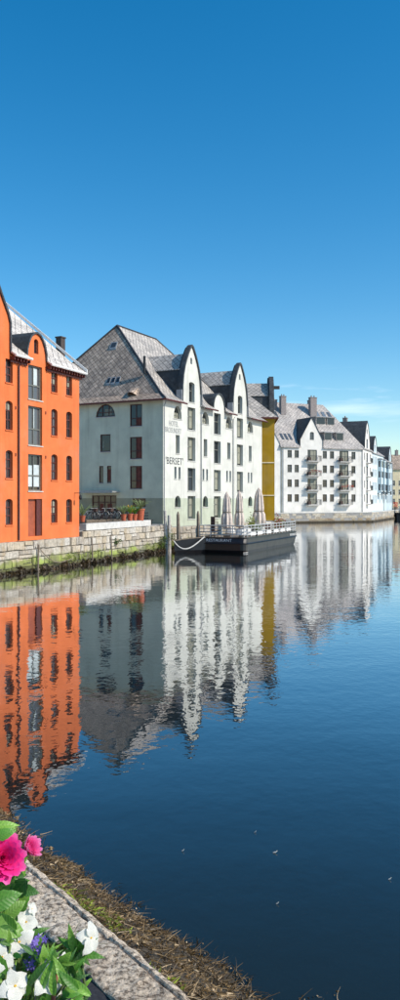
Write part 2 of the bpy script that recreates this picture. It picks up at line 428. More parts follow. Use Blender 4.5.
def window(parent, F, o, depth):
    u0, u1, z0, z1 = o['r']; rise = o.get('rise', 0); w = min(.09, (u1 - u0) * .16) * o.get('fw', 1)
    wd = depth - .06
    if o.get('kind') == 'door':
        d = MB().box(F, u0, u1, wd, wd + .06, z0, z1).build('door', o.get('mat', 'door'), parent)
        return
    mb = MB(); A = op_outline(u0, u1, z0, z1, rise); B = op_outline(u0, u1, z0, z1, rise, inset=w)
    for i in range(len(A)):
        j = (i + 1) % len(A)
        mb.face(*[F.p(q[0], wd - .05, q[1]) for q in (A[i], A[j], B[j], B[i])])
        mb.face(*[F.p(B[k][0], y, B[k][1]) for k, y in ((i, wd - .05), (j, wd - .05), (j, wd + .02), (i, wd + .02))])
    t = w * .38
    for k in range(1, o.get('nv', 1)):
        u = u0 + (u1 - u0) * k / o['nv']; mb.box(F, u - t, u + t, wd - .04, wd + .02, z0 + w * .5, z1 - w * .6)
    for fr in o.get('nh', ()):
        z = z0 + (z1 - z0) * fr; mb.box(F, u0 + w * .5, u1 - w * .5, wd - .045, wd + .02, z - t * 1.2, z + t * 1.2)
    win = mb.build('window', o.get('frame', 'olive'), parent)
    MB().face(*[F.p(q[0], wd + .012, q[1]) for q in A]).build('pane', o.get('glass', 'glass'), win)
    if o.get('sill', True) and not o.get('nosill'):
        MB().box(F, u0 - .06, u1 + .06, -.06, wd - .052, z0 - .07, z0 - .003).build('sill', o.get('sillmat', 'ledge'), win)
    if 'curtain' in o:                                  # blinds and curtains close behind the glass show as lighter fields
        for a0, a1, b0, b1 in o['curtain']:
            MB().box(F, u0 + (u1 - u0) * a0, u0 + (u1 - u0) * a1, wd - .004, wd + .009, z0 + (z1 - z0) * b0, z0 + (z1 - z0) * b1).build('blind', o.get('cmat', 'curtain'), win)
def hump(c, tab, nowrap=False):
    """outline of a curved gable from right foot over the peak to left foot; tab = (z, half width)"""
    return [(c + h, z) for z, h in tab] + [(c - h, z) for z, h in tab[::-1] if h > 0]
def gable_roof(parent, F, c, tab, v1, mat, off=.16, lip=.10, name='gable_roof', back=None):
    """roof skin that follows a curved gable back into the main roof, with a thick front edge"""
    ln = hump(c, tab)[::-1]; outer = []
    for i, (u, z) in enumerate(ln):
        a = Vector(ln[max(i - 1, 0)]); b = Vector(ln[min(i + 1, len(ln) - 1)]); t = (b - a).normalized(); nrm = Vector((-t.y, t.x))
        outer.append((u + nrm.x * off, z + nrm.y * off))
    mb = MB()
    mb.grid([[F.p(u, -lip, z) for u, z in outer], [F.p(u, v1, z) for u, z in outer]])
    mb.grid([[F.p(u, -lip, z) for u, z in ln], [F.p(u, -lip, z) for u, z in outer]])
    mb.grid([[F.p(u, -lip, z) for u, z in ln], [F.p(u, .6, z) for u, z in ln]])
    return mb.build(name, mat, parent, uv=True)
def cross_roof(parent, F, c, z0, w0, z1, w1, z2, v1):
    """roof behind a curved gable: steep cheeks slated dark for shade, slopes pale for sun, meeting at a ridge"""
    for sg in (-1, 1):
        lo = [(c + sg * w0, z0 - .1), (c + sg * (w0 + w1) * .51, (z0 + z1) * .5), (c + sg * w1, z1)]
        MB().grid([[F.p(u, .3, z) for u, z in lo], [F.p(u, v1, z) for u, z in lo]]).build('roof_cheek', 'slate_d', parent, uv=True)  # dark slate carries the shade of the steep sides
        MB().slab([F.p(c + sg * (w1 + .12), .3, z1 - .06), F.p(c + sg * (w1 + .12), v1, z1 - .06), F.p(c + sg * .01, v1, z2), F.p(c + sg * .01, .3, z2)], .08).build('roof_slope', 'slate_l', parent, uv=True)
def pipe(parent, F, u, z0, z1, mat, r=.06):
    return MB().tube([F.p(u, -.1, z0), F.p(u, -.1, z1), F.p(u, -.3, z1 + .25)], r).build('drainpipe', mat, parent)
def chimney(parent, F, u, v, z0, z1, a, b, mat, pots=1):
    ch = MB().box(F, u - a, u + a, v - b, v + b, z0, z1).box(F, u - a - .07, u + a + .07, v - b - .07, v + b + .07, z1, z1 + .14).build('chimney', mat, parent)
    for k in range(pots):
        uu = u + (k - (pots - 1) / 2) * a * .9
        p = F.p(uu, v, z1 + .14); MB().lathe(p, [(.14, 0), (.12, .4), (.10, .4)], 8).build('chimney_pot', mat, ch)
def lettering(parent, F, text, u0, u1, z0, z1, mat, v=-.012, name='lettering'):
    cu = bpy.data.curves.new('text', 'FONT'); cu.body = text; cu.size = 1; cu.extrude = .004; cu.resolution_u = 3
    o = bpy.data.objects.new('text', cu); C.objects.link(o)
    bpy.context.view_layer.update()
    me = bpy.data.meshes.new_from_object(o.evaluated_get(bpy.context.evaluated_depsgraph_get()))
    bpy.data.objects.remove(o); bpy.data.curves.remove(cu)
    xs = [q.co.x for q in me.vertices]; ys = [q.co.y for q in me.vertices]
    x0, x1, y0, y1 = min(xs), max(xs), min(ys), max(ys); org = WP[parent.name]
    for q in me.vertices:
        q.co = F.p(u0 + (q.co.x - x0) / (x1 - x0) * (u1 - u0), v - q.co.z, z0 + (q.co.y - y0) / (y1 - y0) * (z1 - z0)) - org
    me.materials.clear(); me.materials.append(M[mat]); me.name = name
    t = bpy.data.objects.new(name, me); C.objects.link(t); t.parent = parent; t['label'] = 'lettering reading ' + text
    return t

# ------------------------------------------------------------------ frames of the place
CAN = Vector((.45697, .88948))                                 # direction of the hotel front along the canal
HF = Frame((-3.469, 75.0), CAN)                                # hotel, canal front
HG = Frame(HF.xy(0, 17), (.88948, -.45697))                    # hotel, end wall, u = 17 - distance from the corner
OF = Frame((-8.772, 58.0), (.40561, .91405))                   # orange warehouse, canal front, u runs to 0 at its right corner
YF0 = Frame((-5.9 + 3.06, 101.6 - 3.7), (1, -.03))             # ochre building, end wall
QF = Frame((1.216, .909), (-.597, .80))                        # the near quay edge, u away to the left, v inland

# ------------------------------------------------------------------ setting: water, sea bed, ground
def sheet(name, mat, pts, kind='structure'):
    o = MB().face(*pts).build(name, mat); o['kind'] = kind; return o
sheet('water', 'water', [(-3000, -300, 0), (3000, -300, 0), (3000, 6000, 0), (-3000, 6000, 0)])
M['bed'] = plain('sea_bed', (.010, .022, .028), .9, 0, .3, .3)
sheet('sea_bed', 'bed', [(-3000, -300, -3.2), (3000, -300, -3.2), (3000, 6000, -3.2), (-3000, 6000, -3.2)])
WA = OF.xy(-40, -.10); WB = OF.xy(.35, -.10); WC = HF.xy(-.2, -1.0); WD = HF.xy(24.4, -1.0)
APF = Frame((16.91, 165), (.911, .411))                        # apartment house, front
C2 = Vector((.37, .929)).normalized()
B_ = APF.xy(20.2, 0); SF = Frame(B_, C2)                       # apartment house, canal side, and the blue houses beyond
def ground(name, pts, z, mat='ground'):
    mb = MB(); mb.face(*[(p[0], p[1], z) for p in pts]); n = len(pts)
    for i in range(n):
        a, b = pts[i], pts[(i + 1) % n]; mb.face((a[0], a[1], z), (b[0], b[1], z), (b[0], b[1], -3.3), (a[0], a[1], -3.3))
    o = mb.build(name, mat); o['kind'] = 'structure'; return o
inl = lambda P, k: (P[0] + k * HF.g.x, P[1] + k * HF.g.y)
g_o = ground('quay_ground', [inl(WA, .35), inl(WB, .35), inl(WB, 90), inl(WA, 90)], 2.05, 'ground')
g_y = ground('courtyard_ground', [inl(WB, .35), inl(WC, .35), inl(WC, 90), inl(WB, 90)], 2.45, 'ground')
g_h = ground('hotel_quay_ground', [inl(WC, .35), inl(WD, .35), (9.6, 97.2), (10.6, 117), (-40, 190), inl(WC, 90)], 2.15)
AQ0 = APF.xy(-9, -2.2); AQ1 = APF.xy(20.9, -2.2); AQ2 = SF.xy(46, -1.6)
g_a = ground('far_quay_ground', [AQ0, AQ1, AQ2, SF.xy(46, 60), APF.xy(-40, 70), (-30, 150), APF.xy(-9, 1)], 2.05)

# ------------------------------------------------------------------ squared stones of the near quay walls
stone_me = []
for k in range(8):
    rnd = random.Random(k); j = lambda a: rnd.uniform(-a, a)
    me = bpy.data.meshes.new('stone'); rows = []
    for y, s in ((.5, .5), (-.30, .5), (-.5, .43)):
        rows.append([Vector((x * s * 2 + j(.035), y + j(.05), z * s * 2 + j(.04))) for x, z in ((-.5, -.5), (.5, -.5), (.5, .5), (-.5, .5))])
    mb = MB().grid(rows, True).face(*rows[2])
    me.from_pydata([tuple(p) for p in mb.v], [], mb.f); me.materials.append(M['stone']); me.update(); stone_me.append(me)
def stone_wall(name, label, A, B, z0, z1, rows, avg, seed, group=None):
    F = Frame(A, (B[0] - A[0], B[1] - A[1])); Ln = (Vector(B) - Vector(A)).length; rnd = random.Random(seed)
    t = thing(name, (A[0], A[1], 0), label, 'wall', group)
    MB().box(F, 0, Ln, .10, .42, -1.5, z1 - .04).build('wall_core', 'core', t)
    hs = [rnd.uniform(.8, 1.2) for _ in range(rows)]; sc = (z1 - z0) / sum(hs); z = z0
    for h in hs:
        h *= sc; u = -rnd.uniform(0, avg * .5)
        while u < Ln:
            w = avg * rnd.uniform(.6, 1.5); a = max(u, 0); b = min(u + w, Ln)
            cells = [(a, b, z, h)]
            if b - a > .7 and rnd.random() < .28:
                q_ = rnd.uniform(.35, .65); cells = [(a, b, z, h * q_), (a, b, z + h * q_, h * (1 - q_))]
            elif b - a > .9 and rnd.random() < .2:
                q_ = a + (b - a) * rnd.uniform(.3, .7); cells = [(a, q_, z, h), (q_, b, z, h)]
            for a, b, zc, hc in cells:
                if b - a < .12: continue
                o = bpy.data.objects.new('stone', rnd.choice(stone_me)); C.objects.link(o); o.parent = t
                q = F.p((a + b) / 2, .17 + rnd.uniform(-.06, .05), zc + hc / 2); o.location = q - WP[t.name]
                o.rotation_euler = (rnd.uniform(-.05, .05), rnd.uniform(-.03, .03), F.ang + rnd.uniform(-.04, .04))
                o.scale = ((b - a) - rnd.uniform(.02, .07), .42, hc - rnd.uniform(.02, .06))
            u += w
        z += h
    return t
stone_wall('quay_wall', 'pale squared stone quay wall with green algae under the orange warehouse', OF.xy(-13.5, -.12), WB, -.15, 2.05, 4, 1.0, 3)
stone_wall('quay_wall', 'light coursed stone quay wall below the courtyard with bicycles', WB, WC, -.15, 2.42, 5, .95, 5)
stone_wall('quay_wall', 'low stone quay wall under the white hotel, behind the barge', WC, WD, -.15, 2.15, 4, .9, 9)

# ------------------------------------------------------------------ orange warehouse
org = thing('orange_warehouse', OF.p(0, 0, 2.05), 'tall orange rendered warehouse with arched brown windows on the left', 'building')
EZ = 14.05
GT = [(EZ, 3.06), (15.9, 3.05), (16.4, 2.86), (17.4, 2.22), (18.6, 1.5), (19.8, .9), (20.5, .5), (20.9, 0)]
DT = [(EZ, 1.05), (14.55, 1.0), (15.0, .86), (15.4, .62), (15.65, .34), (15.75, 0)]
outl = [(-26, 2.05), (0, 2.05), (0, EZ)] + hump(-5.25, DT) + hump(-11.2, GT) + [(-26, EZ)]
ops = []
for u0, u1 in ((-1.68, -.93), (-3.52, -2.76), (-8.5, -7.78), (-11.0, -10.2), (-13.6, -12.9)):
    for z0, z1, rise in ((12.1, 13.6, 0), (9.12, 10.97, .2), (6.07, 7.85, .2), (3.12, 4.77, .18)):
        ops.append(dict(r=(u0, u1, z0, z1), rise=rise, nv=2, nh=(.36, .68), frame='brownwin', glass='glass_o', sillmat='orange'))
        q_ = random.random()
        if q_ < .3: ops[-1].update(curtain=[(.08, .45, .05, .95)], cmat='drawn_grey')
        elif q_ < .5: ops[-1].update(curtain=[(.1, .9, random.uniform(.4, .7), .95)], cmat='curtain_w')
for z0, z1, k in ((11.35, 13.6, 0), (8.32, 10.9, 1), (5.3, 7.72, 2)):
    o = dict(r=(-6.14, -4.58, z0, z1), nv=2, nh=(.42,), frame='olive', glass='glass_o', sillmat='ledge')
    o['curtain'] = [[(.55, .8, .45, .95)], [(.52, .6, .45, .97)], [(.06, .44, .12, .70), (.56, .94, .12, .72)]][k]
    ops.append(o)
ops.append(dict(r=(-5.5, -5.0, 14.42, 15.4), rise=.2, frame='brownwin', glass='glass_o', nosill=1))
ops.append(dict(r=(-6.14, -4.58, 2.3, 4.77), kind='door', mat='door'))
facade(org, OF, outl, ops, 'orange', .26)
MB().box(OF, -5.1, -4.6, .08, .19, 2.32, 4.74).build('door_leaf', 'redwood', org)
for u0, u1 in ((-1.68, -.93), (-3.52, -2.76), (-8.5, -7.78)):
    pass
MB().box(OF, -26, 0, 15.9, 16.2, 2.05, EZ).box(OF, -.3, 0, .05, 15.9, 2.05, EZ).box(OF, -26, -25.7, .05, 15.9, 2.05, EZ).build('rear_wall', 'orange', org)
mb = MB()                                                             # right end gable above the eaves
mb.face(OF.p(0, 0, EZ), OF.p(0, 16, EZ), OF.p(0, 8, EZ + 6.1)); mb.build('end_gable', 'orange', org)
RZ = EZ + 6.45
MB().slab([OF.p(-26, .25, EZ + .25), OF.p(.3, .25, EZ + .25), OF.p(.3, 8, RZ), OF.p(-26, 8, RZ)], .16).slab([OF.p(-26, 8, RZ), OF.p(.3, 8, RZ), OF.p(.3, 16.4, EZ), OF.p(-26, 16.4, EZ)], .16).build('roof', 'slate_o', org, uv=True)
mg = MB(); mc = MB()
for a, b in ((-4.18, .3), (-8.12, -6.32)):
    MB().slab([OF.p(a, -.42, EZ - .12), OF.p(b, -.42, EZ - .12), OF.p(b, .7, EZ + .66), OF.p(a, .7, EZ + .66)], .12).build('eave', 'slate_o', org, uv=True)
    mg.tube([OF.p(a, -.47, EZ - .20), OF.p(b, -.47, EZ - .20)], .085)
    n = int((b - a) / .32)
    for i in range(n + 1):
        u = a + .06 + (b - a - .2) * i / n; mc.box(OF, u, u + .1, -.36, 0, EZ - .48, EZ - .27)
    mc.box(OF, a, b - .05, -.12, -.001, EZ - .62, EZ - .49)
mg.build('gutter', 'white_wood', org); mc.build('eave_brackets', 'redwood', org)
# white barge board up the right verge
a = OF.p(.34, -.45, EZ - .1); b_ = OF.p(.34, 8, RZ + .05)
MB().hexa([a, OF.p(.42, -.45, EZ - .1), OF.p(.42, 8, RZ + .05), b_], [a + Vector((0, 0, .22)), OF.p(.42, -.45, EZ + .12), OF.p(.42, 8, RZ + .27), b_ + Vector((0, 0, .22))]).build('barge_board', 'white_wood', org)
gable_roof(org, OF, -5.25, DT, 2.6, 'slate_d', .12, .12, 'dormer_roof')
gable_roof(org, OF, -11.2, GT, 7.6, 'slate_d', .14, .12)
MB().slab([OF.p(-8.0, 2.0, 16.1), OF.p(-7.1, 2.0, 16.1), OF.p(-7.1, 3.2, 17.2), OF.p(-8.0, 3.2, 17.2)], .06).build('skylight', 'glass_sky', org)
pipe(org, OF, -7.25, 2.1, EZ - .75, 'pipe')
lm = MB().tube([OF.p(-.62, 0, 5.2), OF.p(-.62, -.5, 5.2), OF.p(-.62, -.5, 5.05)], .025).lathe(OF.p(-.62, -.5, 4.72), [(.06, 0), (.12, .1), (.1, .28), (.03, .34)], 8).build('wall_lantern', 'metal', org)
for z in (11.6, 8.6, 5.6):
    for u in (-7.5, -4.2): MB().box(OF, u - .03, u + .03, -.05, -.001, z + 1.9, z + 2.1).build('wall_anchor', 'redwood', org)

# ------------------------------------------------------------------ white hotel
hot = thing('hotel', HF.p(0, 0, 2.15), 'white canal hotel with two curved gables, mint plinth and grey slate hip roof', 'building')
HZ = 14.4
HT = [(HZ, 1.95), (15.9, 1.88), (17.0, 1.72), (17.9, 1.42), (18.6, 1.08), (19.2, .72), (19.7, .37), (19.95, .17), (20.05, 0)]
ST = [(HZ, 1.35), (14.9, 1.3), (15.4, 1.08), (15.75, .75), (15.95, .4), (16.02, 0)]
G1, G2, GS = 5.7, 17.45, 12.0
outl = [(0, 2.15), (23.9, 2.15), (23.9, HZ)] + hump(G2, HT) + hump(GS, ST) + hump(G1, HT) + [(0, HZ)]
ops = []
for c in (5.75, 11.65, 17.5):
    for z0, z1 in ((11.7, 13.95), (8.6, 10.97), (5.6, 7.9), (2.8, 5.1)):
        ops.append(dict(r=(c - .82, c + .82, z0, z1), nv=2, nh=(.62,), frame='olive', glass='glass', curtain=[(.5, .95, .1, .95)] if random.random() < .55 else [], cmat='curtain_w'))
for c in (5.8, 17.55): ops.append(dict(r=(c - .6, c + .6, 14.47, 16.5), rise=.22, nv=2, nh=(.6,), frame='olive', glass='glass'))
for c in (5.68, 17.45): ops.append(dict(r=(c - .2, c + .2, 18.3, 18.95), rise=.2, frame='olive', nosill=1))
for c in (2.87, 8.84, 14.55, 20.4):
    ops.append(dict(r=(c - .8, c + .8, 12.55, 13.82), rise=1.0, nv=3, nh=(.3,), frame='olive', curtain=[(.4, .9, .05, .5)], cmat='curtain_w'))
    ops.append(dict(r=(c - .4, c + .4, 9.2, 11.0), nh=(.5,), frame='olive', curtain=[(.4, .95, .05, .95)], cmat='curtain_w'))
    ops.append(dict(r=(c - .68, c - .27, 6.73, 7.9), frame='olive')); ops.append(dict(r=(c + .16, c + .57, 6.73, 7.9), frame='olive'))
    ops.append(dict(r=(c - .58, c + .58, 3.98, 5.12), rise=.58, nv=2, frame='olive'))
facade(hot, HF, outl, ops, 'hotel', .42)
# end wall in shade
outl = [(0, 2.15), (17, 2.15), (17, HZ), (0, HZ)]
ops = [dict(r=(17 - 7.6, 17 - 5.35, 12.8, 14.05), rise=1.2, nv=3, nh=(.35,), frame='brownwin', curtain=[(.45, .8, .1, .6)], cmat='curtain_w')]
for z0, z1 in ((11.75, 13.85), (8.63, 10.72), (5.76, 7.95)):
    ops.append(dict(r=(17 - 3.66, 17 - 2.3, z0, z1), nv=2, nh=(.36,), frame='brownwin', curtain=[(.5, .95, .05, .95)] if z0 < 9 else [(.5, .95, .05, .4)], cmat='curtain_r'))
ops += [dict(r=(17 - 7.08, 17 - 5.88, 9.4, 11.1), frame='brownwin', curtain=[(.2, .32, .2, .6)], cmat='curtain_w'),
        dict(r=(17 - 7.22, 17 - 6.72, 6.36, 8.02), frame='brownwin'), dict(r=(17 - 6.3, 17 - 5.8, 6.36, 8.02), frame='brownwin', curtain=[(.1, .9, .1, .8)], cmat='curtain_r'),
        dict(r=(17 - 8.05, 17 - 5.2, 2.47, 5.15), nv=4, nh=(.75,), frame='brownwin', curtain=[(.3, .45, .1, .7), (.62, .8, .1, .7)], cmat='curtain_r', nosill=1),
        dict(r=(17 - 3.35, 17 - 1.9, 4.0, 4.85), nv=2, frame='brownwin')]
for u in (1.5, 4.2):
    for z0, z1 in ((11.75, 13.85), (8.63, 10.72), (5.76, 7.95)): ops.append(dict(r=(u, u + 1.3, z0, z1), nv=2, nh=(.36,), frame='brownwin'))
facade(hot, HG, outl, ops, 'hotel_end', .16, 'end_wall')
MB().box(HF, .2, 23.9, 10, 10.3, 2.15, HZ).box(HF, 23.6, 23.9, .05, 10, 2.15, HZ).box(HF, .2, 17.5, 16.7, 17, 2.15, HZ).box(HF, 17.2, 17.5, 10.3, 16.7, 2.15, HZ).build('rear_wall', 'hotel', hot)
# main hip roof
zt = 22.9; lowv = .55; zl = HZ + .42
a0, a1, b0, b1 = lowv, 17.5, lowv, 16.6
Rg0 = HF.p(5.2, 8.5, zt); Rg1 = HF.p(13.2, 8.5, zt)
P1, P2, P3, P4 = HF.p(a0, b0, zl), HF.p(a1, b0, zl), HF.p(a1, b1, zl), HF.p(a0, b1, zl)
MB().face(P1, P2, Rg1, Rg0).face(P2, P3, Rg1).face(P3, P4, Rg0, Rg1).build('roof', 'slate_l', hot, uv=True)
MB().face(P4, P1, Rg0).build('hip_slope', 'slate', hot, uv=True)
ov = -.55; ze = HZ - .22
mb = MB(); mg = MB()
for a, b in ((None, G1 - 2.02), (G1 + 2.02, GS - 1.38), (GS + 1.38, G2 - 2.02), (G2 + 2.02, 24.2)):
    ao, ai = (ov, lowv) if a is None else (a, a)
    MB().slab([HF.p(ao, ov, ze), HF.p(b, ov, ze), HF.p(b, lowv + .05, zl + .05), HF.p(ai, lowv + .05, zl + .05)], .14).build('eave', 'slate_l', hot, uv=True)
    mg.tube([HF.p(ao, ov - .06, ze - .10), HF.p(b, ov - .06, ze - .10)], .08)
MB().slab([HF.p(ov, 17, ze), HF.p(ov, ov, ze), HF.p(lowv + .05, lowv + .05, zl + .05), HF.p(lowv + .05, 17, zl + .05)], .14).build('end_eave', 'slate', hot, uv=True)
mg.tube([HF.p(ov - .06, ov, ze - .10), HF.p(ov - .06, 17, ze - .10)], .08); mg.build('gutter', 'redwood', hot)
# hip and ridge cappings
def capping(parent, F, pts, r=.12, mat='slate_d'): return MB().tube(pts, r, 6).build('ridge_capping', mat, parent)
capping(hot, HF, [P1, Rg0]); capping(hot, HF, [Rg0, Rg1]); capping(hot, HF, [HF.p(ov, ov, ze + .02), P1]); capping(hot, HF, [P4, Rg0]); capping(hot, HF, [Rg1, P2])
# lower roof behind the far gable
zr2 = 19.2
MB().slab([HF.p(10.5, .5, HZ + .36), HF.p(24.2, .5, HZ + .36), HF.p(24.2, 5.2, zr2), HF.p(10.5, 5.2, zr2)], .1).slab([HF.p(10.5, 5.2, zr2), HF.p(24.2, 5.2, zr2), HF.p(24.2, 10.4, HZ), HF.p(10.5, 10.4, HZ)], .1).build('low_roof', 'slate_l', hot, uv=True)
MB().face(HF.p(23.9, 0, HZ), HF.p(23.9, 10.2, HZ), HF.p(23.9, 5.2, zr2 - .12)).build('end_gable', 'hotel', hot)
for c in (G1, G2):
    gable_roof(hot, HF, c, HT, .34, 'slate_d', .20, .14, 'gable_parapet')
    cross_roof(hot, HF, c, HZ, 1.9, 17.7, 1.42, 19.4, 6.6 if c == G1 else 5.6)
gable_roof(hot, HF, GS, ST, 2.2, 'slate_d', .13, .12, 'dormer_roof')
for c in (G1, G2):
    for sg in (-1, 1): MB().box(HF, c + sg * 2.06 - .16, c + sg * 2.06 + .16, -.12, .5, HZ - .15, HZ + 1.1).build('gable_shoulder', 'lead', hot)
for u in (7.72, 15.5): pipe(hot, HF, u, 2.2, HZ - .75, 'pipe_g', .055)
MB().tube([HF.p(-.05, -.16, 2.2), HF.p(-.05, -.16, HZ - .9), HF.p(-.2, -.45, HZ - .4)], .06).build('drainpipe', 'pipe_g', hot)
lettering(hot, HF, 'HOTEL', 1.12, 2.95, 11.78, 12.28, 'letter_g'); lettering(hot, HF, 'BROSUNDET', .40, 3.55, 11.12, 11.62, 'letter_g'); lettering(hot, HF, '\'BERSET\'', .50, 3.95, 8.12, 8.80, 'letter')
cn = MB().box(HG, 17 - 9.3, 17 - 4.8, -1.3, -.001, 5.42, 5.56).box(HG, 17 - 9.3, 17 - 4.8, -1.34, -1.301, 5.38, 5.62).build('entrance_canopy', 'greymetal', hot)
for u, z in ((17 - 5.2, 16.2), (17 - 5.55, 16.2), (17 - 4.85, 16.2)):       # small roof lights in the hip slope
    pass
def on_hip(v, z):                                                     # point on the end slope
    k = (z - zl) / (zt - zl); return HF.p(a0 + (5.2 - a0) * k, v, z)
for v, z, w, h in ((7.6, 20.2, .8, .7), (5.75, 16.2, .42, .7), (6.3, 16.2, .42, .7), (6.85, 16.2, .42, .7)):
    nrm = Vector((-HF.d.x, -HF.d.y, .45)).normalized() * .09
    pts = [on_hip(v, z) + nrm, on_hip(v + w, z) + nrm, on_hip(v + w, z + h) + nrm, on_hip(v, z + h) + nrm]
    s = MB().slab(pts, .2).build('skylight', 'lead', hot)
    c = sum(pts, Vector()) / 4; MB().face(*[c + (p - c) * .72 + nrm * .2 for p in pts]).build('pane', 'glass', s)
# eyebrow dormer at the end eave
MB().grid([[on_hip(3.0 + .16 * i, HZ + .25) + Vector((-HF.d.x, -HF.d.y, 0)) * (.5 if 1 < i < 7 else .1) + Vector((0, 0, .40 * math.sin(math.pi * i / 8))) for i in range(9)], [on_hip(3.0 + .16 * i, HZ + 1.2) for i in range(9)]]).build('eyebrow_dormer', 'slate', hot, uv=True)
MB().tube([HF.p(1.6, 3.0, 17.0), HF.p(1.6, 3.0, 18.7)], .13, 8).build('vent_pipe', 'metal', hot)
chimney(hot, HF, 3.2, 14.3, 15.5, 21.75, .36, .34, 'brick', 0)

# ------------------------------------------------------------------ ochre building beyond the hotel
yel = thing('ochre_warehouse', YF0.p(0, 0, 2.15), 'ochre yellow warehouse with slate gable and hoist beam behind the hotel', 'building')
yw = 11.95; YZ = 14.75
facade(yel, YF0, [(0, 2.15), (yw, 2.15), (yw, YZ), (0, YZ)], [], 'yellow', .2, 'end_wall')
MB().box(YF0, yw - .3, yw, .02, 17, 2.15, YZ).box(YF0, 0, yw - .3, 16.7, 17, 2.15, YZ).box(YF0, 0, .3, .02, 16.7, 2.15, YZ).build('wall', 'yellow', yel)
for z in (5.2, 9.2): MB().box(YF0, 0, yw + .05, -.06, -.001, z, z + .12).build('string_course', 'cream', yel)
yr = YZ + 5.6
A_ = [YF0.p(-.3, -.4, YZ), YF0.p(yw + .4, -.4, YZ), YF0.p(yw + .4, 17.3, YZ), YF0.p(-.3, 17.3, YZ)]
r0, r1 = YF0.p(yw / 2, 4.6, yr), YF0.p(yw / 2, 13, yr)
MB().face(A_[0], A_[1], r0).face(A_[1], A_[2], r1, r0).face(A_[2], A_[3], r1).face(A_[3], A_[0], r0, r1).face(*A_).build('roof', 'slate_l', yel, uv=True)
MB().box(YF0, -.35, yw + .45, -.46, -.36, YZ - .18, YZ + .02).box(YF0, yw + .36, yw + .46, -.36, 17.3, YZ - .18, YZ + .02).build('fascia', 'redwood', yel)
YS = Frame(YF0.xy(yw, 0), YF0.g)                                      # canal side of the ochre house
YT = [(YZ, 1.9), (YZ + 2.2, 1.85), (YZ + 3.4, 1.7), (YZ + 4.4, 1.3), (YZ + 5.1, .75), (YZ + 5.5, .3), (YZ + 5.6, 0)]
facade(yel, YS, [(3.6 + .01 - 2, YZ - .1), (7.6, YZ - .1)] + hump(5.6, YT)[0:] if False else hump(5.0, [(YZ - .4, 1.9)] + YT), [dict(r=(4.3, 5.7, YZ + .6, YZ + 2.6), nv=2, frame='darkwin')], 'yellow', .25, 'gable')
gable_roof(yel, YS, 5.0, YT, .45, 'slate_d', .17, .14, 'gable_parapet')
cross_roof(yel, YS, 5.0, YZ, 1.8, YZ + 3.2, 1.5, YZ + 4.9, 6.0)
MB().box(YS, 4.85, 5.15, -.95, .4, YZ + 4.15, YZ + 4.55).build('hoist_beam', 'slate_d', yel)

# ------------------------------------------------------------------ white apartment house
apt = thing('apartment_house', APF.p(0, 0, 2.05), 'white apartment house with stacked balconies and big grey slate roof', 'building')
AZ = 16.0
PG = [(AZ, 2.75), (17.3, 2.75), (22.0, 0)]
outl = [(0, 2.05), (20.2, 2.05), (20.2, AZ)] + hump(7.15, PG) + [(0, AZ)]
rows = (13.5, 10.47, 7.42, 4.35); ops = []
for c in (1.85, 3.55, 10.45, 12.25, 17.75):
    for z in rows: ops.append(dict(r=(c - .52, c + .52, z, z + 1.55), nv=2, nh=(.65,), frame='darkwin', glass='glass_f'))
for c in (7.35, 15.3):
    for z in rows: ops.append(dict(r=(c - 1.15, c + 1.15, z - .55, z + 1.75), nv=3, frame='darkwin', glass='glass_f', nosill=1, curtain=[(.3, .95, .02, .98)], cmat='rattan' if random.random() < .2 else 'curtain_w'))
ops.append(dict(r=(6.75, 7.75, 17.3, 19.0), rise=.3, nv=2, frame='darkwin', glass='glass_f', nosill=1))
facade(apt, APF, outl, ops, 'white', .25)
AD = 20.0; ar = 26.2
MB().face(APF.p(0, 0, 2.05), APF.p(0, AD, 2.05), APF.p(0, AD, AZ), APF.p(0, AD / 2, ar - .2), APF.p(0, 0, AZ)).build('end_wall', 'cream', apt)
MB().box(APF, 0.05, 20.2, AD - .3, AD, 2.05, AZ).box(APF, 19.9, 20.2, .05, AD - .3, 2.05, AZ).build('rear_wall', 'white', apt)
an = [(-2.4, 2.05), (-.02, 2.05), (-.02, 15.75), (-2.4, 19.9)]  # strip of wall added and turned to the sun so it renders bright
facade(apt, Frame(APF.xy(0, .25), APF.d), an, [], 'white', .2, 'added_sun_wall')
MB().box(APF, -2.4, -2.2, .26, 8, 2.05, 16).slab([APF.p(-.02, .1, 15.85), APF.p(-.02, 8, 15.85), APF.p(-2.45, 8, 20.05), APF.p(-2.45, .1, 20.05)], .12).build('added_sun_wall_roof', 'slate_far', apt, uv=True)
k = (ar - AZ) / (AD / 2)
zz = lambda v: AZ + k * v + .02
MB().slab([APF.p(-.35, .2, zz(.2)), APF.p(20.6, .2, zz(.2)), APF.p(16.5, AD / 2, ar), APF.p(-.35, AD / 2, ar)], .15).face(APF.p(20.6, .2, zz(.2)), APF.p(20.6, AD, AZ), APF.p(16.5, AD / 2, ar)).slab([APF.p(-.35, AD / 2, ar), APF.p(16.5, AD / 2, ar), APF.p(20.6, AD, AZ), APF.p(-.35, AD, AZ)], .15).build('roof', 'slate_far', apt, uv=True)
mb = MB()
for a, b in ((-.4, 7.15 - 2.78), (7.15 + 2.78, 20.4)): MB().slab([APF.p(a, -.4, zz(-.3)), APF.p(b, -.4, zz(-.3)), APF.p(b, .4, zz(.4) + .03), APF.p(a, .4, zz(.4) + .03)], .14).build('eave', 'slate_far', apt, uv=True)
gable_roof(apt, APF, 7.15, PG, 6.2, 'slate_d', .14, .12)
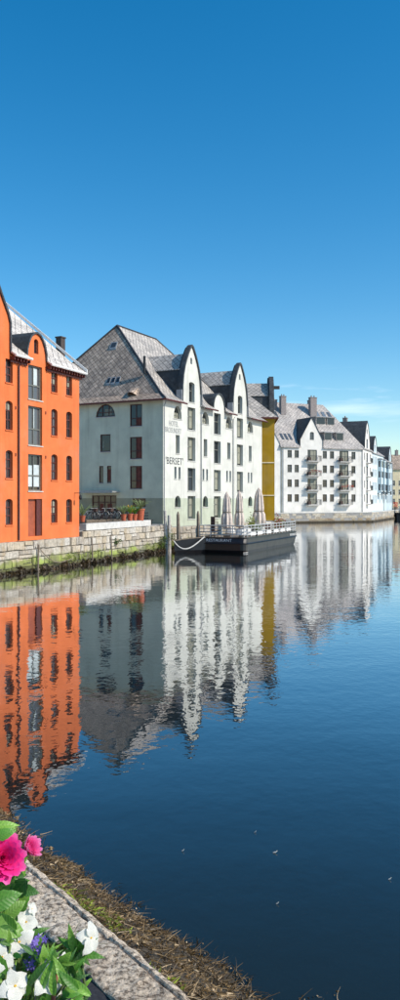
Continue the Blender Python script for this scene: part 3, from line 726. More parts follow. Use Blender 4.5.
for u, v, w, h in ((.8, 1.2, .55, 1.3), (1.8, 1.2, .55, 1.3), (2.8, 1.2, .55, 1.3), (1.0, 6.3, .7, 1.3), (2.2, 6.3, .7, 1.3), (13.0, 6.9, .8, 1.2), (14.6, 6.9, .8, 1.2), (16.1, 6.9, .8, 1.2)):
    s = MB().slab([APF.p(u, v, zz(v) + .1), APF.p(u + w, v, zz(v) + .1), APF.p(u + w, v + h, zz(v + h) + .1), APF.p(u, v + h, zz(v + h) + .1)], .14).build('skylight', 'glass_sky', apt)
for u, v, wd in ((11.2, 1.3, 1.9), (14.2, 1.3, 1.9), (11.4, 4.9, 2.4), (14.2, 4.9, 2.0)):         # flat dormers cut into the roof
    hgt = 1.75; z0 = zz(v)
    d = MB().box(APF, u, u + wd, v, v + 2.2, z0 - .2, z0 + hgt).build('roof_dormer', 'slate_far', apt, uv=True)
    MB().box(APF, u - .2, u + wd + .2, v - .25, v + 2.4, z0 + hgt, z0 + hgt + .16).build('dormer_roof', 'lead', d)
    MB().box(APF, u + .12, u + wd - .12, v - .03, v - .001, z0 + .25, z0 + hgt - .12).build('pane', 'glass', d)
for u, v, z0, z1, a, n in ((3.0, 8.6, 23, 26.4, .55, 1), (4.5, 7.4, 22, 27.1, .62, 2), (12.0, 7.2, 22, 27.2, .8, 2), (13.4, 10.4, 24, 27.0, .5, 1)): chimney(apt, APF, u, v, z0, z1, a, .45, 'chim', n)
for c in (7.35, 15.3):
    for i, z in enumerate(rows):
        b = MB().box(APF, c - 1.6, c + 1.6, -1.15, -.001, z - .78, z - .62).build('balcony', 'ledge', apt)
        rl = MB(); 
        for q in range(12): u = c - 1.55 + 3.1 * q / 11; rl.box(APF, u - .02, u + .02, -1.12, -1.08, z - .62, z + .38)
        rl.box(APF, c - 1.6, c + 1.6, -1.14, -1.06, z + .38, z + .45)
        for u in (c - 1.58, c + 1.54):
            rl.box(APF, u, u + .04, -1.06, -.02, z + .38, z + .45)
            for w in (.25, .5, .75, 1.0): rl.box(APF, u, u + .04, -w - .02, -w + .02, z - .62, z + .38)
        rl.build('railing', 'metal', b)
        if (c < 10 and i in (1, )) or (c > 10 and i == 2):
            fb = MB()
            for q in range(60):
                p = APF.p(c + random.uniform(-1.5, 1.5), -1.3 + random.uniform(-.12, .12), z + .2 + random.uniform(-.25, .25)); s_ = .12
                fb.face(p, p + Vector((s_, 0, random.uniform(-.1, .1))), p + Vector((s_ * .5, 0, s_)))
            fb.build('flower_box', 'redp', b)
        MB().box(APF, c - 1.5, c - .9, -.9, -.3, z - .62, z + .1).build('balcony_chair', 'rattan', b)
for u in (.25, 20.0): pipe(apt, APF, u, 2.1, AZ - .6, 'pipe_g', .06)
# canal-side wing with its own gable
WW = 11.5; WT = [(AZ, 3.3), (17.5, 3.2), (19.5, 2.3), (21.2, 1.2), (22.2, 0)]
outl = [(0, 2.05), (WW, 2.05), (WW, AZ)] + hump(5.2, WT) + [(0, AZ)]
ops = []
for z in rows + (16.6,):
    ops.append(dict(r=(4.3, 6.1, z - .4, z + 1.7), nv=2, frame='darkwin', glass='glass_f', nosill=1))
    if z < 16:
        for u in (1.6, 9.0): ops.append(dict(r=(u, u + 1.1, z, z + 1.6), nv=2, frame='darkwin', glass='glass_f'))
ops.append(dict(r=(4.7, 5.7, 19.3, 20.5), rise=.4, frame='darkwin', glass='glass_f', nosill=1))
facade(apt, SF, outl, ops, 'white', .25, 'wing_wall')
MB().slab([SF.p(-.3, -.3, AZ - .1), SF.p(WW, -.3, AZ - .1), SF.p(WW, 7, AZ + 5.5), SF.p(3, 7, AZ + 5.5)], .15).slab([SF.p(2, 7, AZ + 5.5), SF.p(WW, 7, AZ + 5.5), SF.p(WW, 13, AZ), SF.p(2, 13, AZ)], .15).box(SF, WW - .3, WW - .02, .05, 13, 2.05, AZ).build('wing_roof', 'slate_far', apt, uv=True)
gable_roof(apt, SF, 5.2, WT, 8, 'slate_d', .15, .12, 'wing_gable_roof')
for z in rows:
    b = MB().box(SF, 3.8, 6.6, -1.1, -.001, z - .7, z - .56).build('balcony', 'ledge', apt); rl = MB()
    for q in range(10): u = 3.85 + 2.7 * q / 9; rl.box(SF, u - .02, u + .02, -1.08, -1.04, z - .56, z + .4)
    rl.box(SF, 3.8, 6.6, -1.1, -1.02, z + .4, z + .47).build('railing', 'metal', b)
chimney(apt, SF, 10.6, 6.0, 20, 23.6, .5, .5, 'chim', 2)

# ------------------------------------------------------------------ pale blue houses along the canal
def blue_house(u0, u1, z1, mat, label, gab, bays, rise, seed):
    rnd = random.Random(seed)
    F = Frame(SF.xy(u0, 0), C2); W = u1 - u0
    t = thing('canal_house', F.p(0, 0, 2.05), label, 'building', 'pale blue houses on the far quay')
    T = [(z1, 2.3), (z1 + 1.2, 2.2), (z1 + 2.6, 1.5), (z1 + 3.6, .7), (z1 + 4.0, 0)]
    outl = [(0, 2.05), (W, 2.05), (W, z1)] + hump(gab, T) + [(0, z1)]
    ops = []; n = 7
    for i in range(n):
        u = W * (i + .5) / n
        if any(abs(u - b) < 1.5 for b in bays): continue
        for z in (4.0, 7.0, 10.1, 13.1):
            ops.append(dict(r=(u - .5, u + .5, z, z + 1.8), nv=2, nh=(.65,), frame='whitewin', glass='glass_f'))
    ops.append(dict(r=(gab - .5, gab + .5, z1 + .4, z1 + 2.0), rise=.3, frame='whitewin', glass='glass_f', nosill=1))
    facade(t, F, outl, ops, mat, .22)
    MB().box(F, .02, W - .02, 12.8, 13, 2.05, z1).box(F, 0, .2, .05, 12.8, 2.05, z1).box(F, W - .2, W, .05, 12.8, 2.05, z1).build('side_wall', mat, t)
    for b in bays:
        o = MB().box(F, b - 1.1, b + 1.1, -.9, -.002, 6.4, z1 - 1.2).build('bay', mat, t)
        for z in (7.0, 10.1, 12.6):
            MB().box(F, b - .8, b - .15, -.93, -.901, z, z + 1.5).build('window', 'glass_f', o); MB().box(F, b + .15, b + .8, -.93, -.901, z, z + 1.5).build('window', 'glass_f', o)
            MB().box(F, b - 1.13, b - 1.101, -.65, -.25, z, z + 1.5).build('window', 'glass_f', o)
        MB().box(F, b - 1.25, b + 1.25, -1.05, 0, z1 - 1.2, z1 - .95).build('bay_roof', 'lead', o)
        bb = MB().box(F, b - 1.2, b + 1.2, -1.3, -.002, 5.9, 6.05).build('balcony', 'ledge', t)
        MB().box(F, b - 1.2, b + 1.2, -1.32, -1.26, 6.05, 6.9).build('railing', 'metal', bb)
    MB().slab([F.p(0, -.3, z1), F.p(W, -.3, z1), F.p(W - .5, 6.2, z1 + rise), F.p(.5, 6.2, z1 + rise)], .14).slab([F.p(.5, 6.2, z1 + rise), F.p(W - .5, 6.2, z1 + rise), F.p(W, 13.2, z1), F.p(0, 13.2, z1)], .14).build('roof', 'slate_far', t, uv=True)
    gable_roof(t, F, gab, T, 5, 'slate_d', .14, .12)
    for u in (W * .3, W * .72): chimney(t, F, u, 5.2, z1 + rise * .6, z1 + rise + 1.2, .4, .4, 'chim', 2)
    pipe(t, F, W - .2, 2.1, z1 - .6, 'pipe_g', .07)
blue_house(11.55, 28.6, 15.6, 'blue', 'pale blue house with bay windows next to the white apartment house', 4.2, (9.0, 14.2), 4.6, 1)
blue_house(28.65, 43.5, 14.6, 'blue2', 'grey blue house at the far end of the quay, beyond the paler blue one', 10.5, (3.6,), 4.2, 2)

# far quay wall: stones too small to tell apart
def far_wall(A, B, label):
    F = Frame(A, (B[0] - A[0], B[1] - A[1])); Ln = (Vector(B) - Vector(A)).length
    t = thing('quay_wall', (A[0], A[1], 0), label, 'wall'); rnd = random.Random(int(Ln * 10)); mb = MB()
    z = -.2
    for h in (.6, .5, .55, .5):
        u = 0
        while u < Ln:
            w = min(rnd.uniform(.7, 1.5), Ln - u)
            if w > .1: mb.box(F, u + .02, u + w - .02, rnd.uniform(-.05, .03) - (.25 if z < 0 else 0), .4, z + .02, z + h - .02)
            u += w
        z += h
    o = mb.build('stone_courses', 'stone_far', t); o['kind'] = 'stuff'
    MB().box(F, 0, Ln, .08, .45, -1.5, 1.9).build('wall_core', 'core', t)
    MB().box(F, 0, Ln, -.08, .5, z + .005, z + .17).build('coping', 'ledge', t)
far_wall(AQ0, AQ1, 'far stone quay wall in front of the white apartment house')
far_wall(AQ1, AQ2, 'far stone quay wall in front of the pale blue houses')

# ------------------------------------------------------------------ distance: cream house, boat, hill
def far_house(x, y, w, d, z1, rz, mat, label):
    F = Frame((x, y), (1, .1)); t = thing('far_house', (x, y, 2), label, 'building', 'houses at the end of the canal')
    ops = []
    for i in range(int(w / 2.6)):
        for z in (3.2, 6.6, 10.0): 
            if z + 2 < z1: ops.append(dict(r=(1 + i * 2.6, 2.3 + i * 2.6, z, z + 2.0), nv=2, nh=(.6,), frame='whitewin', glass='glass_f'))
    facade(t, F, [(0, 1.0), (w, 1.0), (w, z1), (0, z1)], ops, mat, .2)
    MB().box(F, 0, .3, .02, d, 1, z1).box(F, w - .3, w, .02, d, 1, z1).box(F, .3, w - .3, d - .3, d, 1, z1).build('side_wall', mat, t)
    MB().slab([F.p(-.4, -.5, z1 - .2), F.p(w + .4, -.5, z1 - .2), F.p(w, d / 2, rz), F.p(0, d / 2, rz)], .2).slab([F.p(0, d / 2, rz), F.p(w, d / 2, rz), F.p(w + .4, d + .5, z1 - .2), F.p(-.4, d + .5, z1 - .2)], .2).build('roof', 'slate', t, uv=True)
    chimney(t, F, w * .3, d / 2, rz - .5, rz + 1.6, .5, .5, 'chim', 1)
far_house(71, 300, 16, 11, 16.5, 22, 'cream2', 'distant cream house with dark roof at the right edge')
far_house(88, 306, 15, 11, 13.5, 18.5, 'white', 'distant white house at the end of the canal, right of the cream one')
ground('end_quay_ground', [(66, 296), (190, 300), (190, 420), (66, 420)], 1.6)
rows = []
for i in range(41):
    x = -300 + i * 45; 
    hgt = 72 + 30 * math.sin(i * .55 + 1) + 14 * math.sin(i * 1.7) + 10 * math.sin(i * 3.9) 
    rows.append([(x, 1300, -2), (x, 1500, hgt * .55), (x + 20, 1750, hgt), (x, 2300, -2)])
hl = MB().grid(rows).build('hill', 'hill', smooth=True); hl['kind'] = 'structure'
bt = thing('moored_boat', (50.2, 205, 0), 'dark hulled boat with white cabin moored at the far quay end', 'boat')
BF = Frame((50.2, 205), (1, .12))
mb = MB(); prof = []
for u, hw, zt_ in ((0, .9, 1.5), (1.5, 1.4, 1.3), (5, 1.5, 1.25), (8, 1.0, 1.5), (9.6, .05, 1.9)):
    prof.append([BF.p(u, -hw, zt_), BF.p(u, -hw * .75, -.2), BF.p(u, 0, -.5), BF.p(u, hw * .75, -.2), BF.p(u, hw, zt_), BF.p(u, 0, zt_ - .05)])
mb.grid(prof, True).face(*prof[0]); mb.build('hull', 'hull', bt)
cb = MB().box(BF, 1.2, 5.2, -1.0, 1.0, 1.2, 3.0).box(BF, 1.0, 5.5, -1.15, 1.15, 3.0, 3.12).build('cabin', 'whitemetal', bt)
for u in (1.5, 2.75, 4.0): MB().box(BF, u, u + .95, -1.03, -1.001, 1.9, 2.7).build('window', 'glass', cb)
fb = MB(); rr = random.Random(4)
for q in range(160):
    p = SF.p(43.6 + rr.uniform(-.8, .8), -.9 + rr.uniform(-.5, .5), 3.3 + rr.uniform(-.5, .7)); fb.face(p, p + Vector((rr.uniform(-.2, .2), rr.uniform(-.2, .2), .1)), p + Vector((rr.uniform(-.1, .1), 0, .22)))
fp = thing('flower_tub', SF.p(43.6, -.9, 2.05), 'tub of red flowers on the far quay end', 'flower tub')
fb.build('blooms', 'redp', fp); MB().lathe(SF.p(43.6, -.9, 2.05), [(.45, 0), (.6, .8), (.5, .8)], 10).build('tub', 'timber', fp)

# ------------------------------------------------------------------ courtyard by the hotel end wall
YD = Frame(WB, (WC[0] - WB[0], WC[1] - WB[1])); YL = (Vector(WC) - Vector(WB)).length
lt = MB().box(YD, .6, YL - 4.6, .05, .6, 2.45, 2.95).build('stone_ledge', 'ledge', None, origin=YD.p(.6, .05, 2.45)); tag(lt, 'long pale concrete ledge on the courtyard wall in front of the bicycles', 'ledge')
def torus(mb, c, F, r, t, n=18):
    for i in range(n):
        pass
    rows = []
    for i in range(n + 1):
        a = 2 * math.pi * i / n; rows.append([c + (F.d.to_3d() * math.cos(a) + Vector((0, 0, 1)) * math.sin(a)) * (r + t * math.cos(b)) + F.g.to_3d() * t * math.sin(b) for b in (0, 2.09, 4.19)])
    mb.grid(rows, True)
def bicycle(x, y, ang, z, label, fmat, basket):
    F = Frame((x, y), (math.cos(ang), math.sin(ang))); t = thing('bicycle', (x, y, z), label, 'bicycle', 'bicycles parked in the courtyard')
    for u in (-.52, .52):
        mb = MB(); c = F.p(u, 0, z + .345); torus(mb, c, F, .325, .024)
        w = mb.build('wheel', 'rubber', t); sp = MB()
        for i in range(8):
            a = math.pi * i / 8; d = (F.d.to_3d() * math.cos(a) + Vector((0, 0, 1)) * math.sin(a)) * .31
            sp.tube([c - d, c + d], .006, 3, False)
        sp.build('spokes', 'greymetal', w)
    P = lambda u, h, v=0: F.p(u, v, z + h)
    mb = MB()
    for a, b in (((-.52, .345), (-.1, .30)), ((-.1, .30), (.40, .72)), ((-.25, .80), (-.1, .30)), ((-.22, .70), (.40, .78)), ((-.52, .345), (-.22, .70)), ((.52, .345), (.38, .92))):
        mb.tube([P(*a), P(*b)], .022, 5)
    mb.build('frame', fmat, t)
    MB().tube([P(-.42, .86), P(-.25, .88), P(-.12, .86)], [.075, .06, .025], 6).build('saddle', 'rubber', t)
    MB().tube([P(.28, .98, -.28), P(.38, .98, -.12), P(.38, .98, .12), P(.28, .98, .28)], .018, 5).build('handlebar', 'greymetal', t)
    for u in (-.52, .52):
        MB().grid([[F.p(u + .37 * math.cos(a), v, z + .345 + .37 * math.sin(a)) for v in (-.03, .03)] for a in [.25 + 2.6 * i / 8 for i in range(9)]]).build('mudguard', fmat, t)
    if basket: MB().hexa([P(.46, .70, -.14), P(.70, .70, -.14), P(.70, .70, .14), P(.46, .70, .14)], [P(.42, .96, -.18), P(.76, .96, -.18), P(.76, .96, .18), P(.42, .96, .18)]).build('basket', 'rattan', t)
bl = [('whitemetal', 1, 'white bicycle with basket, leftmost in the courtyard rack'), ('metal', 0, 'black bicycle, second from the left in the courtyard rack'), ('whitemetal', 0, 'white bicycle, third from the left in the courtyard rack'),
      ('metal', 1, 'black bicycle with basket, fourth from the left in the courtyard'), ('whitemetal', 0, 'white bicycle, fifth from the left in the courtyard rack'), ('metal', 0, 'black bicycle, sixth from the left in the courtyard rack'), ('whitemetal', 1, 'white bicycle with basket, seventh from the left in the courtyard'), ('metal', 0, 'black bicycle, rightmost of the row beside the potted palms')]
bl += [('whitemetal', 0, 'white bicycle at the back of the rack, beside the leftmost palm'), ('metal', 1, 'black bicycle with basket at the back of the rack, in front of the doorway'), ('whitemetal', 1, 'white bicycle with basket at the back of the rack, nearest the potted palms')]
for i, (m_, b_, lb) in enumerate(bl):
    p = Vector((-9.6 + i * .48, 69.2 + i * .30)) if i < 8 else Vector((-9.4 + (i - 8) * 1.5, 70.4 + (i - 8) * .9))
    bicycle(p.x, p.y, -.55 + random.uniform(-.3, .3) + (math.pi if i % 3 == 1 else 0), 3.0, lb, m_, b_)
rk = thing('bicycle_stand', (-8, 69.9, 2.45), 'low dark platform and rack under the parked bicycles', 'bicycle rack')
RF = Frame((-10.2, 69.2), (.848, .53)); MB().box(RF, 0, 5.2, -.9, 1.6, 2.452, 3.0).build('platform', 'timber', rk); MB().tube([RF.p(0, .5, 3.4), RF.p(5.2, .5, 3.4)], .03).tube([RF.p(0, .5, 3.0), RF.p(0, .5, 3.4)], .03).tube([RF.p(5.2, .5, 3.0), RF.p(5.2, .5, 3.4)], .03).build('rail', 'metal', rk)
def frond_plant(mb, c, n, ln, drop, wid, rnd):
    for i in range(n):
        a = 2 * math.pi * i / n + rnd.uniform(-.3, .3); L_ = ln * rnd.uniform(.7, 1.1); prev = None
        d = Vector((math.cos(a), math.sin(a), 0)); sd_ = Vector((-d.y, d.x, 0)); rows = []
        for k in range(6):
            t = k / 5; p = c + d * (L_ * .7 * t) + Vector((0, 0, L_ * (1.25 * t - drop * t * t))); w = wid * (1 - t) ** .6 * (.4 + t)
            rows.append([p - sd_ * w - Vector((0, 0, w * .4)), p, p + sd_ * w - Vector((0, 0, w * .4))])
        mb.grid(rows)
def pot_plant(x, y, z, r, h, ln, label, mat, blooms=None, seed=0):
    rnd = random.Random(seed); t = thing('potted_plant', (x, y, z), label, 'potted plant', 'potted plants on the courtyard ledge')
    p = MB().lathe((x, y, z), [(r * .72, 0), (r, h * .92), (r * .85, h * .92)], 14).build('pot', 'terracotta', t)
    MB().lathe((x, y, z + h * .86), [(r * 1.02, 0), (r * 1.1, .02), (r * 1.1, h * .14), (r * .9, h * .14)], 14).build('rim', 'terracotta', p)
    mb = MB(); frond_plant(mb, Vector((x, y, z + h * .9)), 18, ln * 1.45, .85, .07, rnd); frond_plant(mb, Vector((x, y, z + h * .9)), 12, ln * 1.1, .5, .07, rnd); mb.build('foliage', mat, t)
    if blooms:
        fb = MB()
        for q in range(90):
            c = Vector((x + rnd.gauss(0, .2), y + rnd.gauss(0, .2), z + h + rnd.uniform(.15, .75) * ln)); fb.face(c, c + Vector((rnd.uniform(-.1, .1), rnd.uniform(-.1, .1), .07)), c + Vector((rnd.uniform(-.1, .1), .02, -.06)))
        fb.build('blooms', blooms, t)
for px_, D, r, h, ln, m_, bl_, lb in ((123.5, 67.2, .24, .55, 1.0, 'palm', None, 'small potted palm right beside the parked bicycles'), (130, 67.6, .24, .6, .95, 'leaf_b', 'yellowp', 'potted plant with yellow blooms between the palms'), (134.8, 68.0, .22, .55, .8, 'leaf', None, 'small leafy potted plant next to the tall palm pot'), (140.5, 68.4, .34, 1.0, 1.15, 'palm', None, 'tall terracotta pot with drooping palm, nearest the hotel corner'), (82.5, 63, .22, .5, 1.15, 'palm', None, 'potted palm beside the orange warehouse corner')):
    pot_plant((px_ - 200) / 800 * D, D, 2.95 if px_ > 100 else 2.97, r, h, ln, lb, m_, bl_, int(px_))
for i, (u, v, lean, z1, lb) in enumerate(((YL - 1.7, -.25, -.35, 3.75, 'taller leaning pale timber post at the corner of the courtyard wall'), (YL - 1.2, -.3, .05, 3.3, 'shorter upright pale timber post at the corner of the courtyard wall'))):
    o = MB().tube([YD.p(u, v, -.8), YD.p(u + lean, v + .05, z1)], [.17, .14], 8).build('timber_post', 'timber_p', None, origin=YD.p(u, v, -.8)); tag(o, lb, 'post')
rl = thing('garden_bench', YD.p(YL - 4.2, 1.2, 2.45), 'dark bench with slatted back beside the tall palm pot', 'bench')
for z in (2.95, 3.2, 3.45): MB().box(YD, YL - 4.2, YL - 1.9, 1.5, 1.56, z, z + .14).build('backrest_slat', 'metal', rl)
MB().box(YD, YL - 4.2, YL - 1.9, 1.0, 1.48, 2.85, 2.93).build('seat', 'metal', rl)
for u in (YL - 4.1, YL - 2.1):
    for v in (1.05, 1.42): MB().box(YD, u, u + .08, v, v + .06, 2.455, 2.85).build('leg', 'metal', rl)
# iron stake and hanging chain on the orange wall
o = MB().tube([OF.p(-5.6, -.35, -.6), OF.p(-5.45, -.35, 1.75)], .07, 6).build('mooring_stake', 'timber', None, origin=OF.p(-5.6, -.35, -.6)); tag(o, 'thin dark mooring stake against the wall under the orange warehouse', 'post')
pts = [OF.p(-5.4 + 4.2 * t, -.30, 1.55 - 1.25 * math.sin(min(1, t * 1.6) * math.pi / 2) + .25 * t * t) for t in [i / 16 for i in range(17)]]
o = MB().tube(pts, .03, 5).build('mooring_chain', 'timber', None, origin=pts[0]); tag(o, 'slack dark chain hanging along the wall under the orange warehouse', 'chain')
for u, lb in ((4.4, 'slim timber pole against the courtyard wall, left of the potted palms'), (1.2, 'slim timber pole by the join of orange warehouse wall and courtyard wall')):
    o = MB().tube([YD.p(u, -.2, -.8), YD.p(u - .12, -.15, 2.0)], .055, 6).build('timber_pole', 'timber', None, origin=YD.p(u, -.2, -.8)); tag(o, lb, 'pole')

# leafy stuff: many small faces in one mesh with a random tint for each frond
def tinted(name, mat, quads, parent=None, kind=None, origin=(0, 0, 0)):
    V, Fc, T = [], [], []
    for pts, t in quads:
        n = len(V); V += pts; k = len(pts) // 2
        for i in range(k - 1): Fc.append((n + 2 * i, n + 2 * i + 1, n + 2 * i + 3, n + 2 * i + 2))
        T += [t] * len(pts)
    og = Vector(origin); me = bpy.data.meshes.new(name); me.from_pydata([tuple(Vector(p) - og) for p in V], [], Fc); me.materials.append(M[mat]); me.update()
    at = me.attributes.new('tint', 'FLOAT', 'POINT'); at.data.foreach_set('value', T)
    o = bpy.data.objects.new(name, me); C.objects.link(o)
    if parent: o.parent = parent; o.location = og - WP[parent.name]
    else: o.location = og
    if kind: o['kind'] = kind
    return o
def frond(p, d, ln, w, curl, t, rnd, seg=2):
    d = d.normalized(); sd_ = d.cross(Vector((rnd.uniform(-1, 1), rnd.uniform(-1, 1), rnd.uniform(-.3, 1)))).normalized(); pts = []
    cu = Vector((rnd.uniform(-1, 1), rnd.uniform(-1, 1), rnd.uniform(-1, .4))) * curl
    for k in range(seg + 1):
        q = k / seg; c = p + d * ln * q + cu * ln * q * q; ww = w * (1 - .75 * q)
        pts += [c - sd_ * ww, c + sd_ * ww]
    return pts, t
rnd = random.Random(21)
qs = []; qm = []
def wall_weed(F, L0, L1, v0, dens):
    for i in range(int((L1 - L0) * dens)):
        u = rnd.uniform(L0, L1); cl = math.sin(u * 2.3) + math.sin(u * 5.1 + 1); top = .24 + .15 * cl
        z = rnd.uniform(-.05, max(.12, top)); p = F.p(u, v0 - rnd.uniform(0, .3), z)
        qs.append(frond(p, Vector((rnd.uniform(-.6, .6), rnd.uniform(-.6, .3), -rnd.uniform(.2, 1))), rnd.uniform(.12, .35), rnd.uniform(.03, .07), .4, min(1, abs(rnd.gauss(.15, .15))), rnd))
    for i in range(int((L1 - L0) * dens * .25)):
        u = rnd.uniform(L0, L1); 
        if math.sin(u * 1.1) + math.sin(u * .37 + 2) < .1: continue
        p = F.p(u, v0 - rnd.uniform(0, .15), rnd.uniform(.35, .95)); qm.append(frond(p, Vector((rnd.uniform(-.5, .5), rnd.uniform(-.6, .1), rnd.uniform(-.8, .3))), rnd.uniform(.08, .2), rnd.uniform(.02, .05), .4, rnd.random(), rnd))
wall_weed(Frame(OF.xy(-13.5, -.12), OF.d), 0, 13.8, 0, 120); wall_weed(YD, 0, YL, 0, 120); wall_weed(Frame(WC, CAN), 0, 8, 0, 120)
tinted('seaweed', 'weed', qs, kind='stuff'); tinted('algae', 'moss', qm, kind='stuff')
def shrub(name, c, rx, h, n, label, mat='shrub', cat='shrub', group=None, seed=0):
    r_ = random.Random(seed); t = thing(name, c, label, cat, group); q = []
    cl = [(r_.uniform(-rx, rx) * .8, r_.uniform(-rx, rx) * .8, r_.uniform(.15, 1) * h) for _ in range(9)]
    for i in range(n):
        k = r_.choice(cl); p = Vector(c) + Vector((k[0] + r_.gauss(0, rx * .28), k[1] + r_.gauss(0, rx * .28), max(.02, k[2] + r_.gauss(0, h * .16))))
        q.append(frond(p, Vector((r_.uniform(-1, 1), r_.uniform(-1, 1), r_.uniform(-.3, 1.2))), r_.uniform(.08, .24), r_.uniform(.02, .05), .4, r_.random(), r_))
    tinted('foliage', mat, q, t, origin=c)
    st = MB()
    for k in cl: st.tube([c, Vector(c) + Vector((k[0] * .5, k[1] * .5, k[2] * .6)), Vector(c) + Vector(k)], [.025, .018, .008], 4)
    st.build('stems', 'timber', t)
shrub('shrub', tuple(YD.p(YL - 1.0, -.35, .35)), .55, 1.35, 420, 'wild green shrub at the foot of the hotel corner, by the leaning posts', seed=3)
shrub('shrub', tuple(YD.p(YL - 2.9, -.3, .45)), .45, .8, 260, 'low weeds growing on the courtyard wall left of the leaning posts', seed=5)
shrub('shrub', tuple(YD.p(5.4, -.12, 1.15)), .3, .5, 120, 'small tuft of weeds halfway up the courtyard wall', seed=8)

# ------------------------------------------------------------------ restaurant barge with its parasols
BG = Frame((4.0, 70.0), (.376, .926)); BL, BW, DZ = 17.2, 4.75, 1.32
brg = thing('restaurant_barge', BG.p(0, 0, 0), 'dark hulled restaurant barge with white railings moored by the hotel', 'barge')
def ring(u0, u1, v0, v1, z, r=.5):
    pts = []
    for cu, cv, a0_ in ((u1 - r, v1 - r, 0), (u0 + r, v1 - r, 90), (u0 + r, v0 + r, 180), (u1 - r, v0 + r, 270)):
        for k in range(4): a = R(a0_ + 30 * k); pts.append(BG.p(cu + r * math.cos(a), cv + r * math.sin(a), z))
    return pts
def raise_end(pts): return pts
rows_g = [ring(.55, BL - 1.2, .15, BW - .15, -.5), ring(0, BL - .6, .0, BW, .25), ring(-.02, BL - .1, -.02, BW + .02, .95), ring(.25, BL, .02, BW - .02, DZ)]
hull = MB().grid(rows_g, True).build('hull', 'hull_lit', brg)
hull.data.materials.append(M['hull'])
for p in hull.data.polygons:                                           # shade put into the colour: end towards the camera black, sunlit side grey
    if p.normal.xy.normalized().dot(BG.d) < -.45: p.material_index = 1
mb = MB(); mb.face(*ring(.3, BL - .05, .07, BW - .07, DZ - .02)); mb.build('deck', 'deck', brg)
fnd = MB().grid([ring(.2, BL + .02, -.04, BW + .03, DZ - .02), ring(.2, BL + .02, -.04, BW + .03, DZ + .08), ring(.3, BL - .08, .06, BW - .07, DZ + .08)], True).build('bulwark', 'hull', brg)
rub = MB().tube(ring(-.05, BL - .05, -.06, BW + .06, .86) + [ring(-.05, BL - .05, -.06, BW + .06, .86)[0]], .05, 5).build('rubbing_strake', 'hull', brg)
lettering(brg, Frame(BG.xy(0, BW), -BG.g), 'RESTAURANT', 1.05, 3.45, 1.0, 1.25, 'letter_w', v=-.02 + .02)
brg.children[-1].location.x -= BG.d.x * .02; brg.children[-1].location.y -= BG.d.y * .02
lettering(brg, BG, 'BROSUNDET', 14.1, 16.3, .98, 1.20, 'letter_w', v=-.06)
def railing(pts, post_every=.95):
    P3 = [Vector(p) for p in pts]
    for a, b in zip(P3, P3[1:]):
        n = max(1, int((b - a).length / post_every))
        for i in range(n):
            q = a.lerp(b, i / n); MB().tube([q, q + Vector((0, 0, 1.02))], .04, 5).build('railing_post', 'whitemetal', brg)
    for h, r in ((1.02, .05), (.74, .035), (.46, .035), (.2, .035)): MB().tube([p + Vector((0, 0, h)) for p in P3], r, 5).build('rail', 'whitemetal', brg)
z_ = DZ + .08
railing([BG.p(.5, BW - .2, z_), BG.p(.4, .3, z_), BG.p(.8, .1, z_), BG.p(BL - .5, .1, z_), BG.p(BL - .15, .6, z_), BG.p(BL - .3, BW - .3, z_)])
for i, u in enumerate((1.6, 3.6, 6.4, 8.8, 11.0, 13.2)):                    # white weather cloths lashed to the rails
    MB().box(BG, u, u + 1.5, .06, .085, z_ + .12, z_ + .40).build('rail_cloth', 'cloth', brg)
def parasol(u, v, h, r, label):
    c = BG.p(u, v, DZ); t = thing('closed_parasol', c, label, 'parasol', 'closed parasols on the barge')
    MB().tube([c, c + Vector((0, 0, h))], .035, 6).build('pole', 'timber', t)
    MB().lathe(c, [(.34, 0), (.34, .09), (.08, .13)], 12).build('base', 'metal', t)
    cn_ = MB().lathe(c, [(r * .55, .75), (r * .9, .85), (r * 1.02, 1.3), (r * .95, 1.9), (r * .72, 2.25), (r * .78, 2.5), (r * .62, h * .82), (r * .36, h * .94), (r * .12, h), (.02, h + .05)], 40, .16, 8).build('canopy', 'canvas', t)
    MB().lathe(c, [(r * .86, 2.2), (r * .9, 2.24), (r * .86, 2.29)], 14).build('tie_strap', 'timber', cn_)
parasol(3.1, 2.9, 4.1, .46, 'closed beige parasol on the barge, nearest its black end'); parasol(6.6, 2.9, 4.25, .42, 'closed beige parasol in the middle of the barge'); parasol(11.8, 2.6, 4.6, .60, 'closed beige parasol farthest along the barge, beside the red flowers')
def table(u, v, label):
    c = BG.p(u, v, DZ); t = thing('deck_table', c, label, 'table', 'tables on the barge deck')
    MB().lathe(c, [(.52, .18), (.47, .45), (.45, .72), (.45, .76)], 14, .06, 5).build('tablecloth', 'cloth', t); MB().tube([c, c + Vector((0, 0, .7))], .04, 6).build('leg', 'greymetal', t); MB().lathe(c, [(.26, 0), (.26, .03), (.05, .05)], 10).build('base', 'greymetal', t)
def chair(u, v, a, label, z=DZ):
    c = BG.xy(u, v); F = Frame(c, (math.cos(a), math.sin(a))); t = thing('deck_chair', (c.x, c.y, z), label, 'chair', 'chairs on the barge deck')
    MB().box(F, -.24, .24, -.24, .24, z + .42, z + .48).build('seat', 'rattan', t); MB().box(F, -.24, .24, .20, .26, z + .48, z + .92).build('backrest', 'rattan', t)
    for x in (-.22, .18):
        for y in (-.22, .18): MB().box(F, x, x + .04, y, y + .04, z, z + .42).build('leg', 'metal', t)
    for x in (-.28, .24): MB().box(F, x, x + .04, -.2, .22, z + .62, z + .66).build('armrest', 'rattan', t)
